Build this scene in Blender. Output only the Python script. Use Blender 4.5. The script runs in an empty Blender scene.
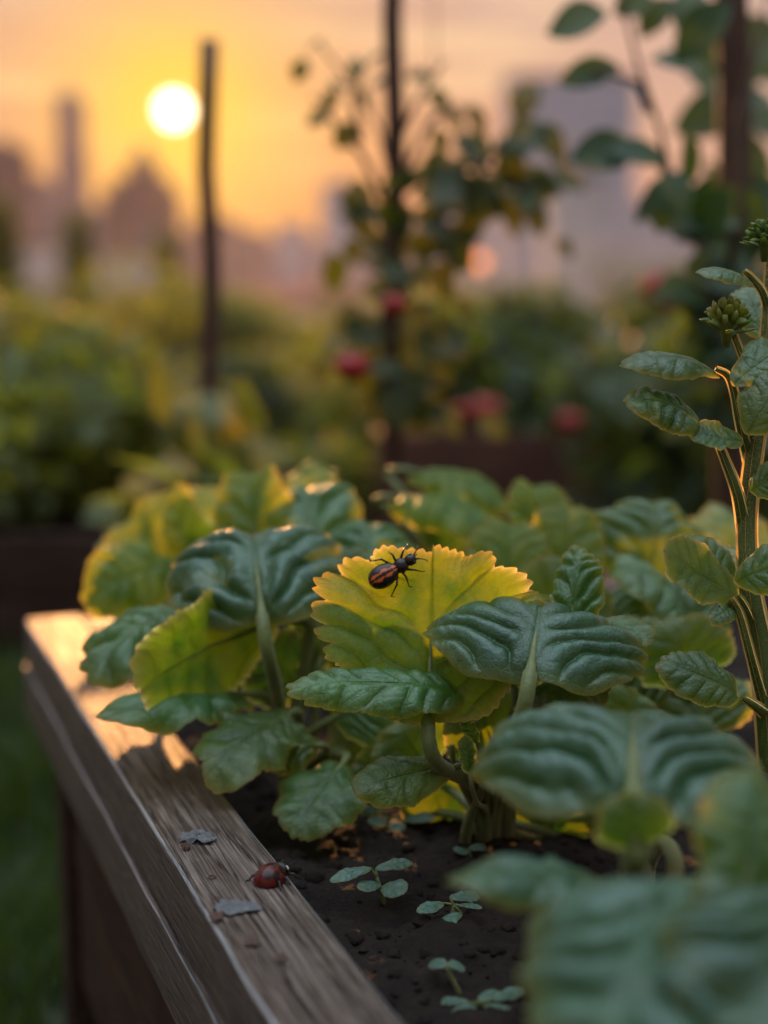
import bpy, bmesh, math, random
import numpy as np
from mathutils import Vector, Matrix

PI = math.pi
random.seed(7)
RNG = np.random.default_rng(7)
SC = bpy.context.scene
COL = SC.collection

# ------------------------------------------------------------------ camera model
CAM = Vector((0.0, 0.0, 0.60)); FPX = 1024 * 50 / 36
TH = math.atan((512 - 300) / FPX)
FW = Vector((0, math.cos(TH), -math.sin(TH))); UP = Vector((0, math.sin(TH), math.cos(TH))); RT = Vector((1, 0, 0))
RIM = 0.35

def ray(px, py): return FW + RT * ((px - 384) / FPX) + UP * ((512 - py) / FPX)
def P(px, py, d): return CAM + ray(px, py) * d
def G(px, py, z):
    r = ray(px, py); return CAM + r * ((z - CAM.z) / r.z)
def PY(px, py, Y):
    r = ray(px, py); return CAM + r * (Y / r.y)
SUN_DIR = ray(174, 110).normalized()

cd = bpy.data.cameras.new('camera'); cam = bpy.data.objects.new('camera', cd); COL.objects.link(cam)
cam.location = CAM; cam.rotation_euler = (PI / 2 - TH, 0, 0)
cd.lens = 50; cd.sensor_width = 36; cd.clip_start = 0.01; cd.clip_end = 6000
cd.dof.use_dof = True; cd.dof.focus_distance = 0.643; cd.dof.aperture_fstop = 3.1
SC.camera = cam

# ------------------------------------------------------------------ object helpers
def tag(o, label=None, cat=None, group=None, kind=None):
    if label: o['label'] = label
    if cat: o['category'] = cat
    if group: o['group'] = group
    if kind: o['kind'] = kind
    return o
def empty(name, loc, label=None, cat=None, group=None, rz=0.0):
    o = bpy.data.objects.new(name, None); COL.objects.link(o)
    o.location = loc; o.rotation_euler = (0, 0, rz); o.empty_display_size = 0.02
    return tag(o, label, cat, group)
def mesh_obj(name, V, F, mat, parent=None, attrs=None, smooth=True, mats=None, midx=None):
    me = bpy.data.meshes.new(name)
    V = np.asarray(V, dtype=np.float64)
    F4 = [tuple(int(i) for i in f) for f in F] if not isinstance(F, np.ndarray) else None
    if F4 is not None:
        me.from_pydata(V.tolist(), [], F4)
    else:
        k = F.shape[1]; n = len(F)
        me.vertices.add(len(V)); me.vertices.foreach_set('co', V.astype(np.float32).ravel())
        me.loops.add(n * k); me.loops.foreach_set('vertex_index', F.astype(np.int32).ravel())
        me.polygons.add(n); me.polygons.foreach_set('loop_start', np.arange(0, n * k, k, dtype=np.int32))
        me.update(calc_edges=True); me.validate()
    if smooth: me.polygons.foreach_set('use_smooth', [True] * len(me.polygons))
    if attrs:
        for nm, a in attrs.items():
            a = np.asarray(a, dtype=np.float32)
            if a.ndim == 1:
                at = me.attributes.new(nm, 'FLOAT', 'POINT'); at.data.foreach_set('value', a)
            else:
                at = me.attributes.new(nm, 'FLOAT_VECTOR', 'POINT'); at.data.foreach_set('vector', a.ravel())
    for m in (mats or [mat]): me.materials.append(m)
    if midx is not None: me.polygons.foreach_set('material_index', np.asarray(midx, dtype=np.int32))
    me.update()
    o = bpy.data.objects.new(name, me); COL.objects.link(o)
    if parent is not None: o.parent = parent
    return o

class MB:                                    # collects shapes into one mesh
    def __init__(s): s.V = []; s.F = []; s.n = 0; s.A = []
    def add(s, V, F, a=0.0):
        V = [tuple(v) for v in V]
        s.V += V; s.F += [tuple(i + s.n for i in f) for f in F]; s.n += len(V)
        s.A += list(a) if hasattr(a, '__len__') else [a] * len(V)
        return s
    def tube(s, pts, rad, seg=8, a=0.0, cap=True):
        pts = [Vector(p) for p in pts]; n = len(pts)
        if not hasattr(rad, '__len__'): rad = [rad] * n
        V = []; F = []; ref = None
        for i, p in enumerate(pts):
            t = (pts[min(i + 1, n - 1)] - pts[max(i - 1, 0)]).normalized()
            if ref is None:
                ref = t.orthogonal().normalized()
            ref = (ref - t * ref.dot(t)).normalized(); b = t.cross(ref)
            for k in range(seg):
                q = 2 * PI * k / seg
                V.append(p + (ref * math.cos(q) + b * math.sin(q)) * rad[i])
        for i in range(n - 1):
            for k in range(seg):
                k2 = (k + 1) % seg
                F.append((i * seg + k, i * seg + k2, (i + 1) * seg + k2, (i + 1) * seg + k))
        if cap: F.append(tuple(range(seg))[::-1]); F.append(tuple((n - 1) * seg + k for k in range(seg)))
        return s.add(V, F, a)
    def ell(s, c, r, M=None, nu=20, nv=12, a=0.0, fn=None, af=None):
        V = []; F = []; A = []
        for j in range(nv + 1):
            ph = PI * j / nv
            for i in range(nu):
                th = 2 * PI * i / nu
                l = Vector((math.sin(ph) * math.cos(th), math.sin(ph) * math.sin(th), math.cos(ph)))
                if fn: l = fn(l)
                A.append(af(l) if af else a)
                v = Vector((l.x * r[0], l.y * r[1], l.z * r[2]))
                if M is not None: v = M @ v
                V.append(Vector(c) + v)
        for j in range(nv):
            for i in range(nu):
                i2 = (i + 1) % nu
                F.append((j * nu + i, (j + 1) * nu + i, (j + 1) * nu + i2, j * nu + i2))
        return s.add(V, F, A)
    def box(s, c, d, M=None, a=0.0):
        V = []
        for z in (-1, 1):
            for y in (-1, 1):
                for x in (-1, 1):
                    v = Vector((x * d[0] / 2, y * d[1] / 2, z * d[2] / 2))
                    if M is not None: v = M @ v
                    V.append(Vector(c) + v)
        return s.add(V, [(0, 2, 3, 1), (4, 5, 7, 6), (0, 1, 5, 4), (2, 6, 7, 3), (0, 4, 6, 2), (1, 3, 7, 5)], a)
    def build(s, name, mat, parent=None, smooth=True):
        return mesh_obj(name, s.V, s.F, mat, parent, {'tone': s.A}, smooth)

def bez(p0, p1, p2, p3, n=10):
    out = []
    for i in range(n + 1):
        t = i / n; u = 1 - t
        out.append(p0 * u**3 + p1 * 3 * u * u * t + p2 * 3 * u * t * t + p3 * t**3)
    return out

def vnoise(x, y, seed=0):                    # numpy value noise, -1..1
    xi = np.floor(x).astype(np.int64); yi = np.floor(y).astype(np.int64)
    xf = x - xi; yf = y - yi
    xf = xf * xf * (3 - 2 * xf); yf = yf * yf * (3 - 2 * yf)
    def h(a, b):
        n = (a * 374761393 + b * 668265263 + seed * 1442695041) & 0xffffffff
        n = ((n ^ (n >> 13)) * 1274126177) & 0xffffffff
        n = n ^ (n >> 16)
        return (n & 0xffff) / 32767.5 - 1
    return (h(xi, yi) * (1 - xf) + h(xi + 1, yi) * xf) * (1 - yf) + (h(xi, yi + 1) * (1 - xf) + h(xi + 1, yi + 1) * xf) * yf

# ------------------------------------------------------------------ materials
class NT:
    def __init__(s, name):
        s.m = bpy.data.materials.new(name); s.m.use_nodes = True; s.t = s.m.node_tree; s.t.nodes.clear()
        s.out = s.n('ShaderNodeOutputMaterial')
    def n(s, typ, **kw):
        nd = s.t.nodes.new(typ)
        for k, v in kw.items():
            if k.startswith('i_'):
                key = k[2:]
                nd.inputs[int(key) if key.isdigit() else key.replace('_', ' ')].default_value = v
            else: setattr(nd, k, v)
        return nd
    def l(s, a, b): s.t.links.new(a, b)
    def setin(s, sock, v):
        if hasattr(v, 'is_output') or isinstance(v, bpy.types.NodeSocket): s.l(v, sock)
        else: sock.default_value = v
    def math(s, op, a, b=0.0, c=None, clamp=False):
        nd = s.n('ShaderNodeMath', operation=op, use_clamp=clamp)
        s.setin(nd.inputs[0], a); s.setin(nd.inputs[1], b)
        if c is not None: s.setin(nd.inputs[2], c)
        return nd.outputs[0]
    def mix(s, f, a, b, bt='MIX'):
        nd = s.n('ShaderNodeMix', data_type='RGBA', blend_type=bt)
        s.setin(nd.inputs[0], f); s.setin(nd.inputs[6], a); s.setin(nd.inputs[7], b)
        return nd.outputs[2]
    def attr(s, nm, which='Fac'): return s.n('ShaderNodeAttribute', attribute_name=nm).outputs[which]
    def noise(s, vec, scale, detail=4, rough=0.55):
        nd = s.n('ShaderNodeTexNoise'); nd.inputs['Scale'].default_value = scale; nd.inputs['Detail'].default_value = detail
        nd.inputs['Roughness'].default_value = rough
        if vec is not None: s.l(vec, nd.inputs['Vector'])
        return nd.outputs['Fac']
    def ramp(s, f, stops):
        nd = s.n('ShaderNodeValToRGB'); e = nd.color_ramp.elements
        while len(e) < len(stops): e.new(0.5)
        for el, (p, c) in zip(e, stops): el.position = p; el.color = (*c, 1) if len(c) == 3 else c
        s.l(f, nd.inputs[0]); return nd.outputs[0]
    def maprange(s, v, a, b, c=0.0, d=1.0):
        nd = s.n('ShaderNodeMapRange'); s.l(v, nd.inputs[0])
        for i, q in enumerate((a, b, c, d)): nd.inputs[i + 1].default_value = q
        return nd.outputs[0]

def leaf_material(name, dark, light, trans, vein_c, tfac=0.38, rough=0.46, bump=0.35, yellow=0.0, sheen=0.0, relief_shade=.55, coat=0.0, spec=.5):
    m = NT(name)
    pos = m.attr('lpos', 'Vector'); vein = m.attr('vein'); edge = m.attr('edge')
    rnd = m.n('ShaderNodeObjectInfo').outputs['Random']
    off = m.n('ShaderNodeVectorMath', operation='ADD'); m.l(pos, off.inputs[0]); m.l(rnd, off.inputs[1])
    v = off.outputs[0]
    n1 = m.noise(v, 38, 5); n2 = m.noise(v, 220, 4); n3 = m.noise(v, 900, 3, .65)
    vor = m.n('ShaderNodeTexVoronoi', feature='DISTANCE_TO_EDGE'); m.l(v, vor.inputs['Vector']); vor.inputs['Scale'].default_value = 330
    cell = m.maprange(vor.outputs['Distance'], 0.0, 0.14)
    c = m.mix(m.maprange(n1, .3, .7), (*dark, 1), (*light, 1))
    c = m.mix(m.maprange(m.attr('crest'), .25, .9, relief_shade, 0), c, (dark[0] * .55, dark[1] * .62, dark[2] * .45, 1))  # grooves darkened: shade painted into the leaf colour
    c = m.mix(m.maprange(m.attr('crest'), .5, 1.0, 0, relief_shade * .6), c, (light[0] * 1.5, light[1] * 1.2, light[2] * 3.0, 1))  # crests tinted pale blue: sky highlight painted into the leaf colour
    c = m.mix(m.math('MULTIPLY', m.math('SUBTRACT', 1.0, cell), .22), c, (*vein_c, 1))
    c = m.mix(m.math('MULTIPLY', vein, .30, clamp=True), c, (*vein_c, 1))
    c = m.mix(m.maprange(n2, .45, .8, 0, .35), c, (dark[0] * .7, dark[1] * .7, dark[2] * .7, 1))
    c = m.mix(m.math('MULTIPLY', edge, .30 + yellow * .4), c, (.30, .27, .05, 1))
    back = m.n('ShaderNodeNewGeometry').outputs['Backfacing']
    c = m.mix(m.math('MULTIPLY', back, .35), c, (.16, .24, .09, 1))
    hv = m.n('ShaderNodeHueSaturation'); m.l(c, hv.inputs['Color'])
    m.l(m.maprange(rnd, 0, 1, .485, .512), hv.inputs['Hue']); m.l(m.maprange(rnd, 0, 1, .85, 1.12), hv.inputs['Value'])
    c = hv.outputs[0]
    hgt = m.math('ADD', m.math('MULTIPLY', cell, .5), m.math('MULTIPLY', n3, .5))
    hgt = m.math('ADD', hgt, m.math('MULTIPLY', n2, .8))
    bp = m.n('ShaderNodeBump'); bp.inputs['Strength'].default_value = bump; bp.inputs['Distance'].default_value = .0009
    m.l(hgt, bp.inputs['Height'])
    pr = m.n('ShaderNodeBsdfPrincipled'); m.l(c, pr.inputs['Base Color']); m.l(bp.outputs[0], pr.inputs['Normal'])
    m.l(m.maprange(n2, .3, .7, rough - .08, rough + .12), pr.inputs['Roughness'])
    pr.inputs['Specular IOR Level'].default_value = spec; pr.inputs['Coat Weight'].default_value = coat; pr.inputs['Coat Roughness'].default_value = .28
    if sheen:
        pr.inputs['Sheen Weight'].default_value = sheen; pr.inputs['Sheen Roughness'].default_value = .35; pr.inputs['Sheen Tint'].default_value = (.82, .96, 1, 1)
    tr = m.n('ShaderNodeBsdfTranslucent'); m.l(bp.outputs[0], tr.inputs['Normal'])
    tcol = m.mix(m.math('MULTIPLY', vein, .8, clamp=True), (*trans, 1), (trans[0] * .45, trans[1] * .5, trans[2] * .4, 1))
    thick = m.math('SUBTRACT', m.maprange(n1, .38, .62, 1.0, .0), m.math('MULTIPLY', m.attr('rim'), 1.0), clamp=True)
    tcol = m.mix(m.math('MULTIPLY', thick, .85), tcol, (trans[0] * .18, trans[1] * .48, trans[2] * .8, 1))
    hem = m.math('POWER', m.attr('rim0'), 18.0)
    tcol = m.mix(m.math('MULTIPLY', hem, .95), tcol, (1.0, .74, .30, 1))
    m.l(tcol, tr.inputs['Color'])
    mx = m.n('ShaderNodeMixShader'); m.l(m.math('ADD', m.math('MULTIPLY', hem, .45), tfac), mx.inputs[0])
    m.l(pr.outputs[0], mx.inputs[1]); m.l(tr.outputs[0], mx.inputs[2]); m.l(mx.outputs[0], m.out.inputs[0])
    return m.m

def simple_leaf(name, a, b, trans, tfac=.4, rough=.5):
    m = NT(name); t = m.attr('tone')
    geo = m.n('ShaderNodeNewGeometry').outputs['Random Per Island']
    c = m.mix(geo, (*a, 1), (*b, 1))
    pr = m.n('ShaderNodeBsdfPrincipled'); m.l(c, pr.inputs['Base Color']); pr.inputs['Roughness'].default_value = rough
    tr = m.n('ShaderNodeBsdfTranslucent'); tr.inputs['Color'].default_value = (*trans, 1)
    mx = m.n('ShaderNodeMixShader'); mx.inputs[0].default_value = tfac
    m.l(pr.outputs[0], mx.inputs[1]); m.l(tr.outputs[0], mx.inputs[2]); m.l(mx.outputs[0], m.out.inputs[0])
    return m.m

def stem_material(name, a, b, sss=0.0, sheen=.3):
    m = NT(name); tc = m.n('ShaderNodeTexCoord').outputs['Object']
    n1 = m.noise(tc, 60, 4); n2 = m.noise(tc, 700, 3)
    mp = m.n('ShaderNodeMapping'); m.l(tc, mp.inputs[0]); mp.inputs['Scale'].default_value = (1, 1, .08)
    n3 = m.noise(mp.outputs[0], 500, 3)
    c = m.mix(m.maprange(n1, .3, .7), (*a, 1), (*b, 1)); c = m.mix(m.maprange(n3, .45, .7, 0, .4), c, (a[0] * .6, a[1] * .6, a[2] * .6, 1))
    bp = m.n('ShaderNodeBump'); bp.inputs['Strength'].default_value = .5; bp.inputs['Distance'].default_value = .0008
    m.l(m.math('ADD', n3, n2), bp.inputs['Height'])
    pr = m.n('ShaderNodeBsdfPrincipled'); m.l(c, pr.inputs['Base Color']); pr.inputs['Roughness'].default_value = .5
    m.l(bp.outputs[0], pr.inputs['Normal'])
    pr.inputs['Sheen Weight'].default_value = sheen; pr.inputs['Sheen Tint'].default_value = (1, .85, .6, 1)
    tr = m.n('ShaderNodeBsdfTranslucent'); tr.inputs['Color'].default_value = (b[0] * 1.6, b[1] * 1.6, b[2], 1)
    fz = m.math('GREATER_THAN', m.attr('tone'), .8)
    tr.inputs['Color'].default_value = (b[0] * 1.6, b[1] * 1.6, b[2], 1)
    m.l(m.mix(fz, (b[0] * 1.6, b[1] * 1.6, b[2], 1), (1.0, .70, .28, 1)), tr.inputs['Color']); m.l(m.mix(fz, c, (.10, .12, .04, 1)), pr.inputs['Base Color'])
    mx = m.n('ShaderNodeMixShader'); m.l(m.math('ADD', m.math('MULTIPLY', fz, .7), .2), mx.inputs[0])
    m.l(pr.outputs[0], mx.inputs[1]); m.l(tr.outputs[0], mx.inputs[2]); m.l(mx.outputs[0], m.out.inputs[0])
    return m.m

def plain(name, col, rough=.6, var=.25, scale=20, bump=.2, dist=.002, spec=.5, metal=0.0, coat=0.0):
    m = NT(name); tc = m.n('ShaderNodeTexCoord').outputs['Object']
    n1 = m.noise(tc, scale, 5); n2 = m.noise(tc, scale * 7, 4)
    f = m.math('ADD', m.math('MULTIPLY', n1, .6), m.math('MULTIPLY', n2, .4))
    c = m.mix(m.maprange(f, .3, .7), tuple(x * (1 - var) for x in col) + (1,), tuple(min(1, x * (1 + var)) for x in col) + (1,))
    bp = m.n('ShaderNodeBump'); bp.inputs['Strength'].default_value = bump; bp.inputs['Distance'].default_value = dist; m.l(f, bp.inputs['Height'])
    pr = m.n('ShaderNodeBsdfPrincipled'); m.l(c, pr.inputs['Base Color']); m.l(bp.outputs[0], pr.inputs['Normal'])
    pr.inputs['Roughness'].default_value = rough; pr.inputs['Specular IOR Level'].default_value = spec
    pr.inputs['Metallic'].default_value = metal; pr.inputs['Coat Weight'].default_value = coat; pr.inputs['Coat Roughness'].default_value = .12
    m.l(pr.outputs[0], m.out.inputs[0]); return m.m

def wood_material(name, dark, mid, light, rough=.42, hilite=0.0, spec=.5):
    m = NT(name); tc = m.n('ShaderNodeTexCoord').outputs['Object']
    def strc(k, sc, det=5, r=.6, off=0.0):
        mp = m.n('ShaderNodeMapping'); m.l(tc, mp.inputs[0]); mp.inputs['Scale'].default_value = (1, k, 1); mp.inputs['Location'].default_value = (off, off, off)
        return m.noise(mp.outputs[0], sc, det, r)
    big = strc(.12, 60, 4); fine = strc(.016, 1500, 4, .6); mid_n = strc(.022, 520, 5, .6); blot = m.noise(tc, 34, 5, .62); ck = strc(.030, 300, 3, .5, 3.0)
    f = m.math('ADD', m.math('MULTIPLY', mid_n, .5), m.math('MULTIPLY', fine, .5))
    c = m.ramp(f, [(.38, dark), (.5, mid), (.60, light)])
    c = m.mix(m.maprange(blot, .45, .72, 0, .55), c, (dark[0] * .8, dark[1] * .7, dark[2] * .65, 1))
    crack = m.math('MULTIPLY', m.maprange(m.math('ABSOLUTE', m.math('SUBTRACT', ck, .5)), .006, .034, 1, 0), m.maprange(big, .36, .50, 0, 1))
    c = m.mix(m.math('MULTIPLY', crack, .85), c, (.012, .009, .008, 1))
    grey = m.maprange(big, .5, .75, 0, .45); c = m.mix(grey, c, (light[0], light[1] * 1.05, light[2] * 1.15, 1))
    if hilite: c = m.mix(hilite, c, (.50, .54, .58, 1))  # bluish white tint painted in as a sky highlight
    h = m.math('SUBTRACT', m.math('ADD', m.math('MULTIPLY', f, 1.0), m.math('MULTIPLY', blot, .3)), m.math('MULTIPLY', crack, .9))
    bp = m.n('ShaderNodeBump'); bp.inputs['Strength'].default_value = .8; bp.inputs['Distance'].default_value = .0015; m.l(h, bp.inputs['Height'])
    pr = m.n('ShaderNodeBsdfPrincipled'); m.l(c, pr.inputs['Base Color']); m.l(bp.outputs[0], pr.inputs['Normal'])
    m.l(m.maprange(f, .35, .65, rough + .13, rough - .12), pr.inputs['Roughness']); pr.inputs['Specular IOR Level'].default_value = spec
    m.l(pr.outputs[0], m.out.inputs[0]); return m.m

M_TEAL = leaf_material('leaf_teal', (.028, .086, .016), (.066, .168, .046), (.52, .66, .02), (.04, .12, .03), tfac=.33, rough=.36, sheen=.04, relief_shade=.50, coat=.18)
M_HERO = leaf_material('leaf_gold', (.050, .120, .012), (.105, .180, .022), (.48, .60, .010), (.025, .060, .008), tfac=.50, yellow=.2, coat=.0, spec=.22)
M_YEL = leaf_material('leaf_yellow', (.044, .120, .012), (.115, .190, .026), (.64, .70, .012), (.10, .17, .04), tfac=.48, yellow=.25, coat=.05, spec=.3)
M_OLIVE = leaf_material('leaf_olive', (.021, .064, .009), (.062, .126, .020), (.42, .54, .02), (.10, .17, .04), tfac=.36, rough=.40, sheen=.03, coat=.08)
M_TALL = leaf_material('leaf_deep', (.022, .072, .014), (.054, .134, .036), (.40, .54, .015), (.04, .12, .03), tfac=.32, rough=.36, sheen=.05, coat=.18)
M_NEAR = leaf_material('leaf_blue_green', (.015, .056, .020), (.037, .112, .050), (.38, .50, .02), (.03, .10, .03), tfac=.26, rough=.36, sheen=.02, relief_shade=.45, coat=.20)
M_STALK = stem_material('stalk_green', (.07, .11, .03), (.17, .20, .055))
M_TSTEM = stem_material('stem_olive', (.042, .095, .015), (.085, .140, .026), sheen=.05)
M_WOOD = wood_material('weathered_wood', (.040, .028, .022), (.095, .071, .058), (.195, .155, .130), rough=.46, spec=.10)
M_HILITE = wood_material('edge_highlight', (.11, .10, .095), (.20, .19, .185), (.32, .31, .30), rough=.40, hilite=.28)  # pale copy for bevels, sky highlight painted into the wood colour
M_WOOD_SHADE = wood_material('shaded_side_wood', (.024, .018, .015), (.062, .048, .041), (.12, .095, .082), rough=.46)  # darker copy of the rim wood, shade painted into the side faces
M_WOODD = wood_material('dark_wood', (.018, .010, .007), (.045, .024, .016), (.075, .045, .032), rough=.75, spec=.15)
M_WOODR = wood_material('reddish_wood', (.050, .022, .015), (.11, .050, .034), (.17, .085, .06), rough=.7, spec=.1)
M_STAKE = plain('stake_wood', (.060, .024, .013), .7, .4, 40)

# ------------------------------------------------------------------ leaf generator
def smooth(a, b, x):
    t = np.clip((x - a) / (b - a), 0, 1); return t * t * (3 - 2 * t)

def leaf_geo(B, T, W, N, *, c=.42, teeth=26, tamp=.05, sharp=.5, nlat=6, k=.95, pucker=.055, cup=.3, cup1=None, bend=.4, q=1.0,
             ruffle=.03, nruf=5, curl=0.0, cord=.0, taper=.25, seed=1, nr=38, nt=180, lobes=0, lamp=.0, asym=0.0, notch=0.0, pinch=.0, twist=0.0, lobe=.04):
    B = Vector(B); T = Vector(T); rs = np.random.default_rng(seed)
    Yd = (T - B); Lc = Yd.length; Yd.normalize()
    N = Vector(N); N = (N - Yd * N.dot(Yd)).normalized(); X = Yd.cross(N).normalized()
    # midrib arc
    pucker = pucker * .50
    s = np.linspace(0, 1, 81); phi = bend * (0.5 - s**q)
    ya = np.concatenate([[0], np.cumsum((np.cos(phi[1:]) + np.cos(phi[:-1])) / 2)]) / 80
    za = np.concatenate([[0], np.cumsum((np.sin(phi[1:]) + np.sin(phi[:-1])) / 2)]) / 80
    ang = math.atan2(za[-1], ya[-1]); ch = math.hypot(za[-1], ya[-1])
    yr = (ya * math.cos(ang) + za * math.sin(ang)) / ch * Lc; zr = (-ya * math.sin(ang) + za * math.cos(ang)) / ch * Lc
    ph = phi - ang; L = Lc / ch
    # planar outline, polar about (0, c*L)
    th = np.linspace(-PI, PI, nt, endpoint=False) + PI / nt
    hw = W / 2; hy = np.where(np.cos(th) > 0, L * (1 - c), L * c)
    R = 1 / np.sqrt((np.sin(th) / hw)**2 + (np.cos(th) / hy)**2)
    bf = smooth(.0, 1.0, -np.cos(th)); R *= 1 - taper * bf * np.abs(np.sin(th)) * .9
    R *= 1 + cord * smooth(.35, .9, -np.cos(th)) * np.abs(np.sin(th))
    R *= 1 - notch * np.exp(-(th / .22)**2)
    tip = np.exp(-(th / .35)**2); R *= 1 + pinch * tip
    if lobes: R *= 1 + lamp * (np.abs(np.cos(th * lobes / 2 + rs.uniform(0, 3)))**.7 - .5)
    R *= 1 + asym * np.sin(th) + .03 * np.sin(3 * th + rs.uniform(0, 6)) + .02 * np.sin(7 * th + rs.uniform(0, 6))
    jit = .13 * vnoise(th * 3 + 50, th * 0, seed)
    tp = (th / (2 * PI) * teeth + jit * 3); fr = tp - np.floor(tp)
    saw = np.where(fr < .7, fr / .7, (1 - fr) / .3); sca = np.abs(np.sin(PI * tp))**.6
    tv = (saw * sharp + sca * (1 - sharp)) - .5
    tv *= (1 + .45 * vnoise(th * 4 + 9, th * 0 + 3, seed + 1)) * (1 - .8 * smooth(.75, 1, -np.cos(th)))
    r = np.linspace(0, 1, nr + 1)[1:] ** .85
    rr = r[:, None]; edge_w = rr**7
    sp = L / nlat
    def phase(x, y):
        ax = np.abs(x); sg = np.where(x >= 0, 0.0, .42)
        wb = vnoise(x / L * 4 + 7, y / L * 4, seed + 5) * .36 + vnoise(x / L * 11 + 7, y / L * 11, seed + 6) * .09
        kk = k * (1.2 - .55 * np.clip(y / L, 0, 1)) * (1 + .12 * np.sign(x))
        yy = y + .5 * sp * np.sin(y / L * 9 + seed) * .5
        return (yy - kk * ax + .25 * kk * ax * ax / hw) / sp + sg + wb, wb, ax, sg
    pe = phase(R * np.sin(th), c * L + R * np.cos(th))[0]
    R = R * (1 + lobe * (np.abs(np.sin(PI * pe))**.6 - .6) * (1 - smooth(.6, .95, -np.cos(th))))
    Rm = R[None] * rr * (1 + tamp * tv[None] * edge_w * 1.0)
    x = np.concatenate([[0], (Rm * np.sin(th)[None]).ravel()]); y = np.concatenate([[c * L], (c * L + Rm * np.cos(th)[None]).ravel()])
    rad = np.concatenate([[0], np.repeat(r, nt)]); tha = np.concatenate([[0], np.tile(th, nr)])
    teeth_v = np.concatenate([[0], (np.tile(tv, nr))])
    # veins
    p, wob, ax, sgn = phase(x, y)
    f = np.abs(p - np.round(p)); cellid = np.floor(p)
    fade = smooth(.02, .22, ax / hw) * smooth(-.05, .15, y / L)
    camp = 1 + .35 * vnoise(cellid * 3.7 + sgn * 11, cellid * 0 + 2, seed + 8)
    pil = np.abs(np.sin(PI * p))**.75
    h = pucker * sp * 1.7 * (pil - .45) * fade * camp * (1 - .55 * smooth(.8, 1, rad))
    # secondary cross ribs inside each pillow
    p2 = (ax / hw * 4.2 + wob * 5 + cellid * .37 + .8 * vnoise(x / L * 6, y / L * 6, seed + 11)); h += pucker * sp * .16 * (np.abs(np.sin(PI * p2))**.8 - .5) * fade * smooth(0, .25, f)
    h += .006 * L * vnoise(x / L * 9 + 3, y / L * 9, seed + 2) + .002 * L * vnoise(x / L * 26 + 3, y / L * 26, seed + 3)
    wm = .014 * hw * 2 * (1.25 - .9 * np.clip(y / L, 0, 1)); mid = np.exp(-(x / wm)**2)
    h -= .035 * sp * mid * 1.2
    wv = .040 + .0 * p; vein = np.maximum(mid, np.exp(-(f / wv)**2) * fade * .85)
    f2 = np.abs(p2 - np.round(p2)); vein = np.maximum(vein, .35 * np.exp(-(f2 / .07)**2) * fade)
    vein *= 1 - .5 * smooth(.85, 1, rad)
    # ruffles and curl
    r1, r2 = rs.uniform(0, 6, 2)
    ruf = np.sin(nruf * tha + r1) * .65 + np.sin((nruf * 1.7) * tha + r2) * .45
    h += ruffle * L * ruf * rad**3
    h += tamp * .22 * L * teeth_v * rad**9 * np.sin(tha * 9 + r1) * 1.2
    h -= curl * L * rad**4
    # cross cup
    cp = cup + ((cup1 if cup1 is not None else cup) - cup) * np.clip(y / L, 0, 1)
    cp = np.where(np.abs(cp) < 1e-3, 1e-3, cp); g = cp * x / hw
    xx = np.sin(g) / cp * hw; zz = (1 - np.cos(g)) / cp * hw
    nx = -np.sin(g); nz = np.cos(g)
    xx = xx + nx * h; zz = zz + nz * h
    sy = y / L; ys = np.interp(sy, s, yr); zs = np.interp(sy, s, zr); pa = np.interp(sy, s, ph)
    ex = np.where(sy < 0, sy, np.where(sy > 1, sy - 1, 0)) * L
    ys = ys + ex * np.cos(pa); zs = zs + ex * np.sin(pa)
    if twist:
        ta = twist * (sy - .3); xx, zz = xx * np.cos(ta) - zz * np.sin(ta), xx * np.sin(ta) + zz * np.cos(ta)
    lx = xx; ly = ys - zz * np.sin(pa); lz = zs + zz * np.cos(pa)
    V = np.array(B)[None] + lx[:, None] * np.array(X)[None] + ly[:, None] * np.array(Yd)[None] + lz[:, None] * np.array(N)[None]
    F3 = [(0, 1 + (i + 1) % nt, 1 + i) for i in range(nt)]
    i = np.arange(nt); i2 = (i + 1) % nt
    Q = []
    for j in range(nr - 1):
        a = 1 + j * nt; Q.append(np.stack([a + i, a + i2, a + nt + i2, a + nt + i], 1))
    Q = np.concatenate(Q)
    # triangle fan as quads is not possible: add via from_pydata path
    t0 = Yd * math.cos(ph[0]) + N * math.sin(ph[0])
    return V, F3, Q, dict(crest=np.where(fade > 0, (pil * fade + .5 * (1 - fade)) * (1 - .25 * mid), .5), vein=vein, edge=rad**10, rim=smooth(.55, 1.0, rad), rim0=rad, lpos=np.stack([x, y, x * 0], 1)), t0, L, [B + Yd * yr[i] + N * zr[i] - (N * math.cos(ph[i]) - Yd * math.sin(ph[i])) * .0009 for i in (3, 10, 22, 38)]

def add_leaf(plant, B, T, W, N, mat, crown=None, stalk=None, name='leaf', smat=None, upk=.35, **kw):
    V, F3, Q, at, t0, L, mids = leaf_geo(B, T, W, N, **kw)
    base = Vector(plant.location) if plant else Vector((0, 0, 0))
    faces = F3 + [tuple(q) for q in Q.tolist()]
    o = mesh_obj(name, V - np.array(base)[None], faces, mat, plant, at)
    if crown is not None:
        r0, r1 = stalk or (.0032, .0022); C = Vector(crown); Bv = Vector(B)
        d = (Bv - C).length
        up = upk
        pts = bez(C, C + Vector((0, 0, 1)) * d * up, Bv - t0 * d * .35, Bv, 14)
        pts += mids
        rad = [r0 + (r1 - r0) * i / 14 for i in range(15)] + [r1 * .7, r1 * .5, r1 * .36, r1 * .12]
        mb = MB(); mb.tube([p - base for p in pts], rad, 10)
        s = mb.build('leaf_stalk', smat or M_STALK, o)
    return o, V

def cv(r, u, t): return Vector((r, -t, u))        # right, up, towards the camera
def pxm(w, d): return w * d / FPX
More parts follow.
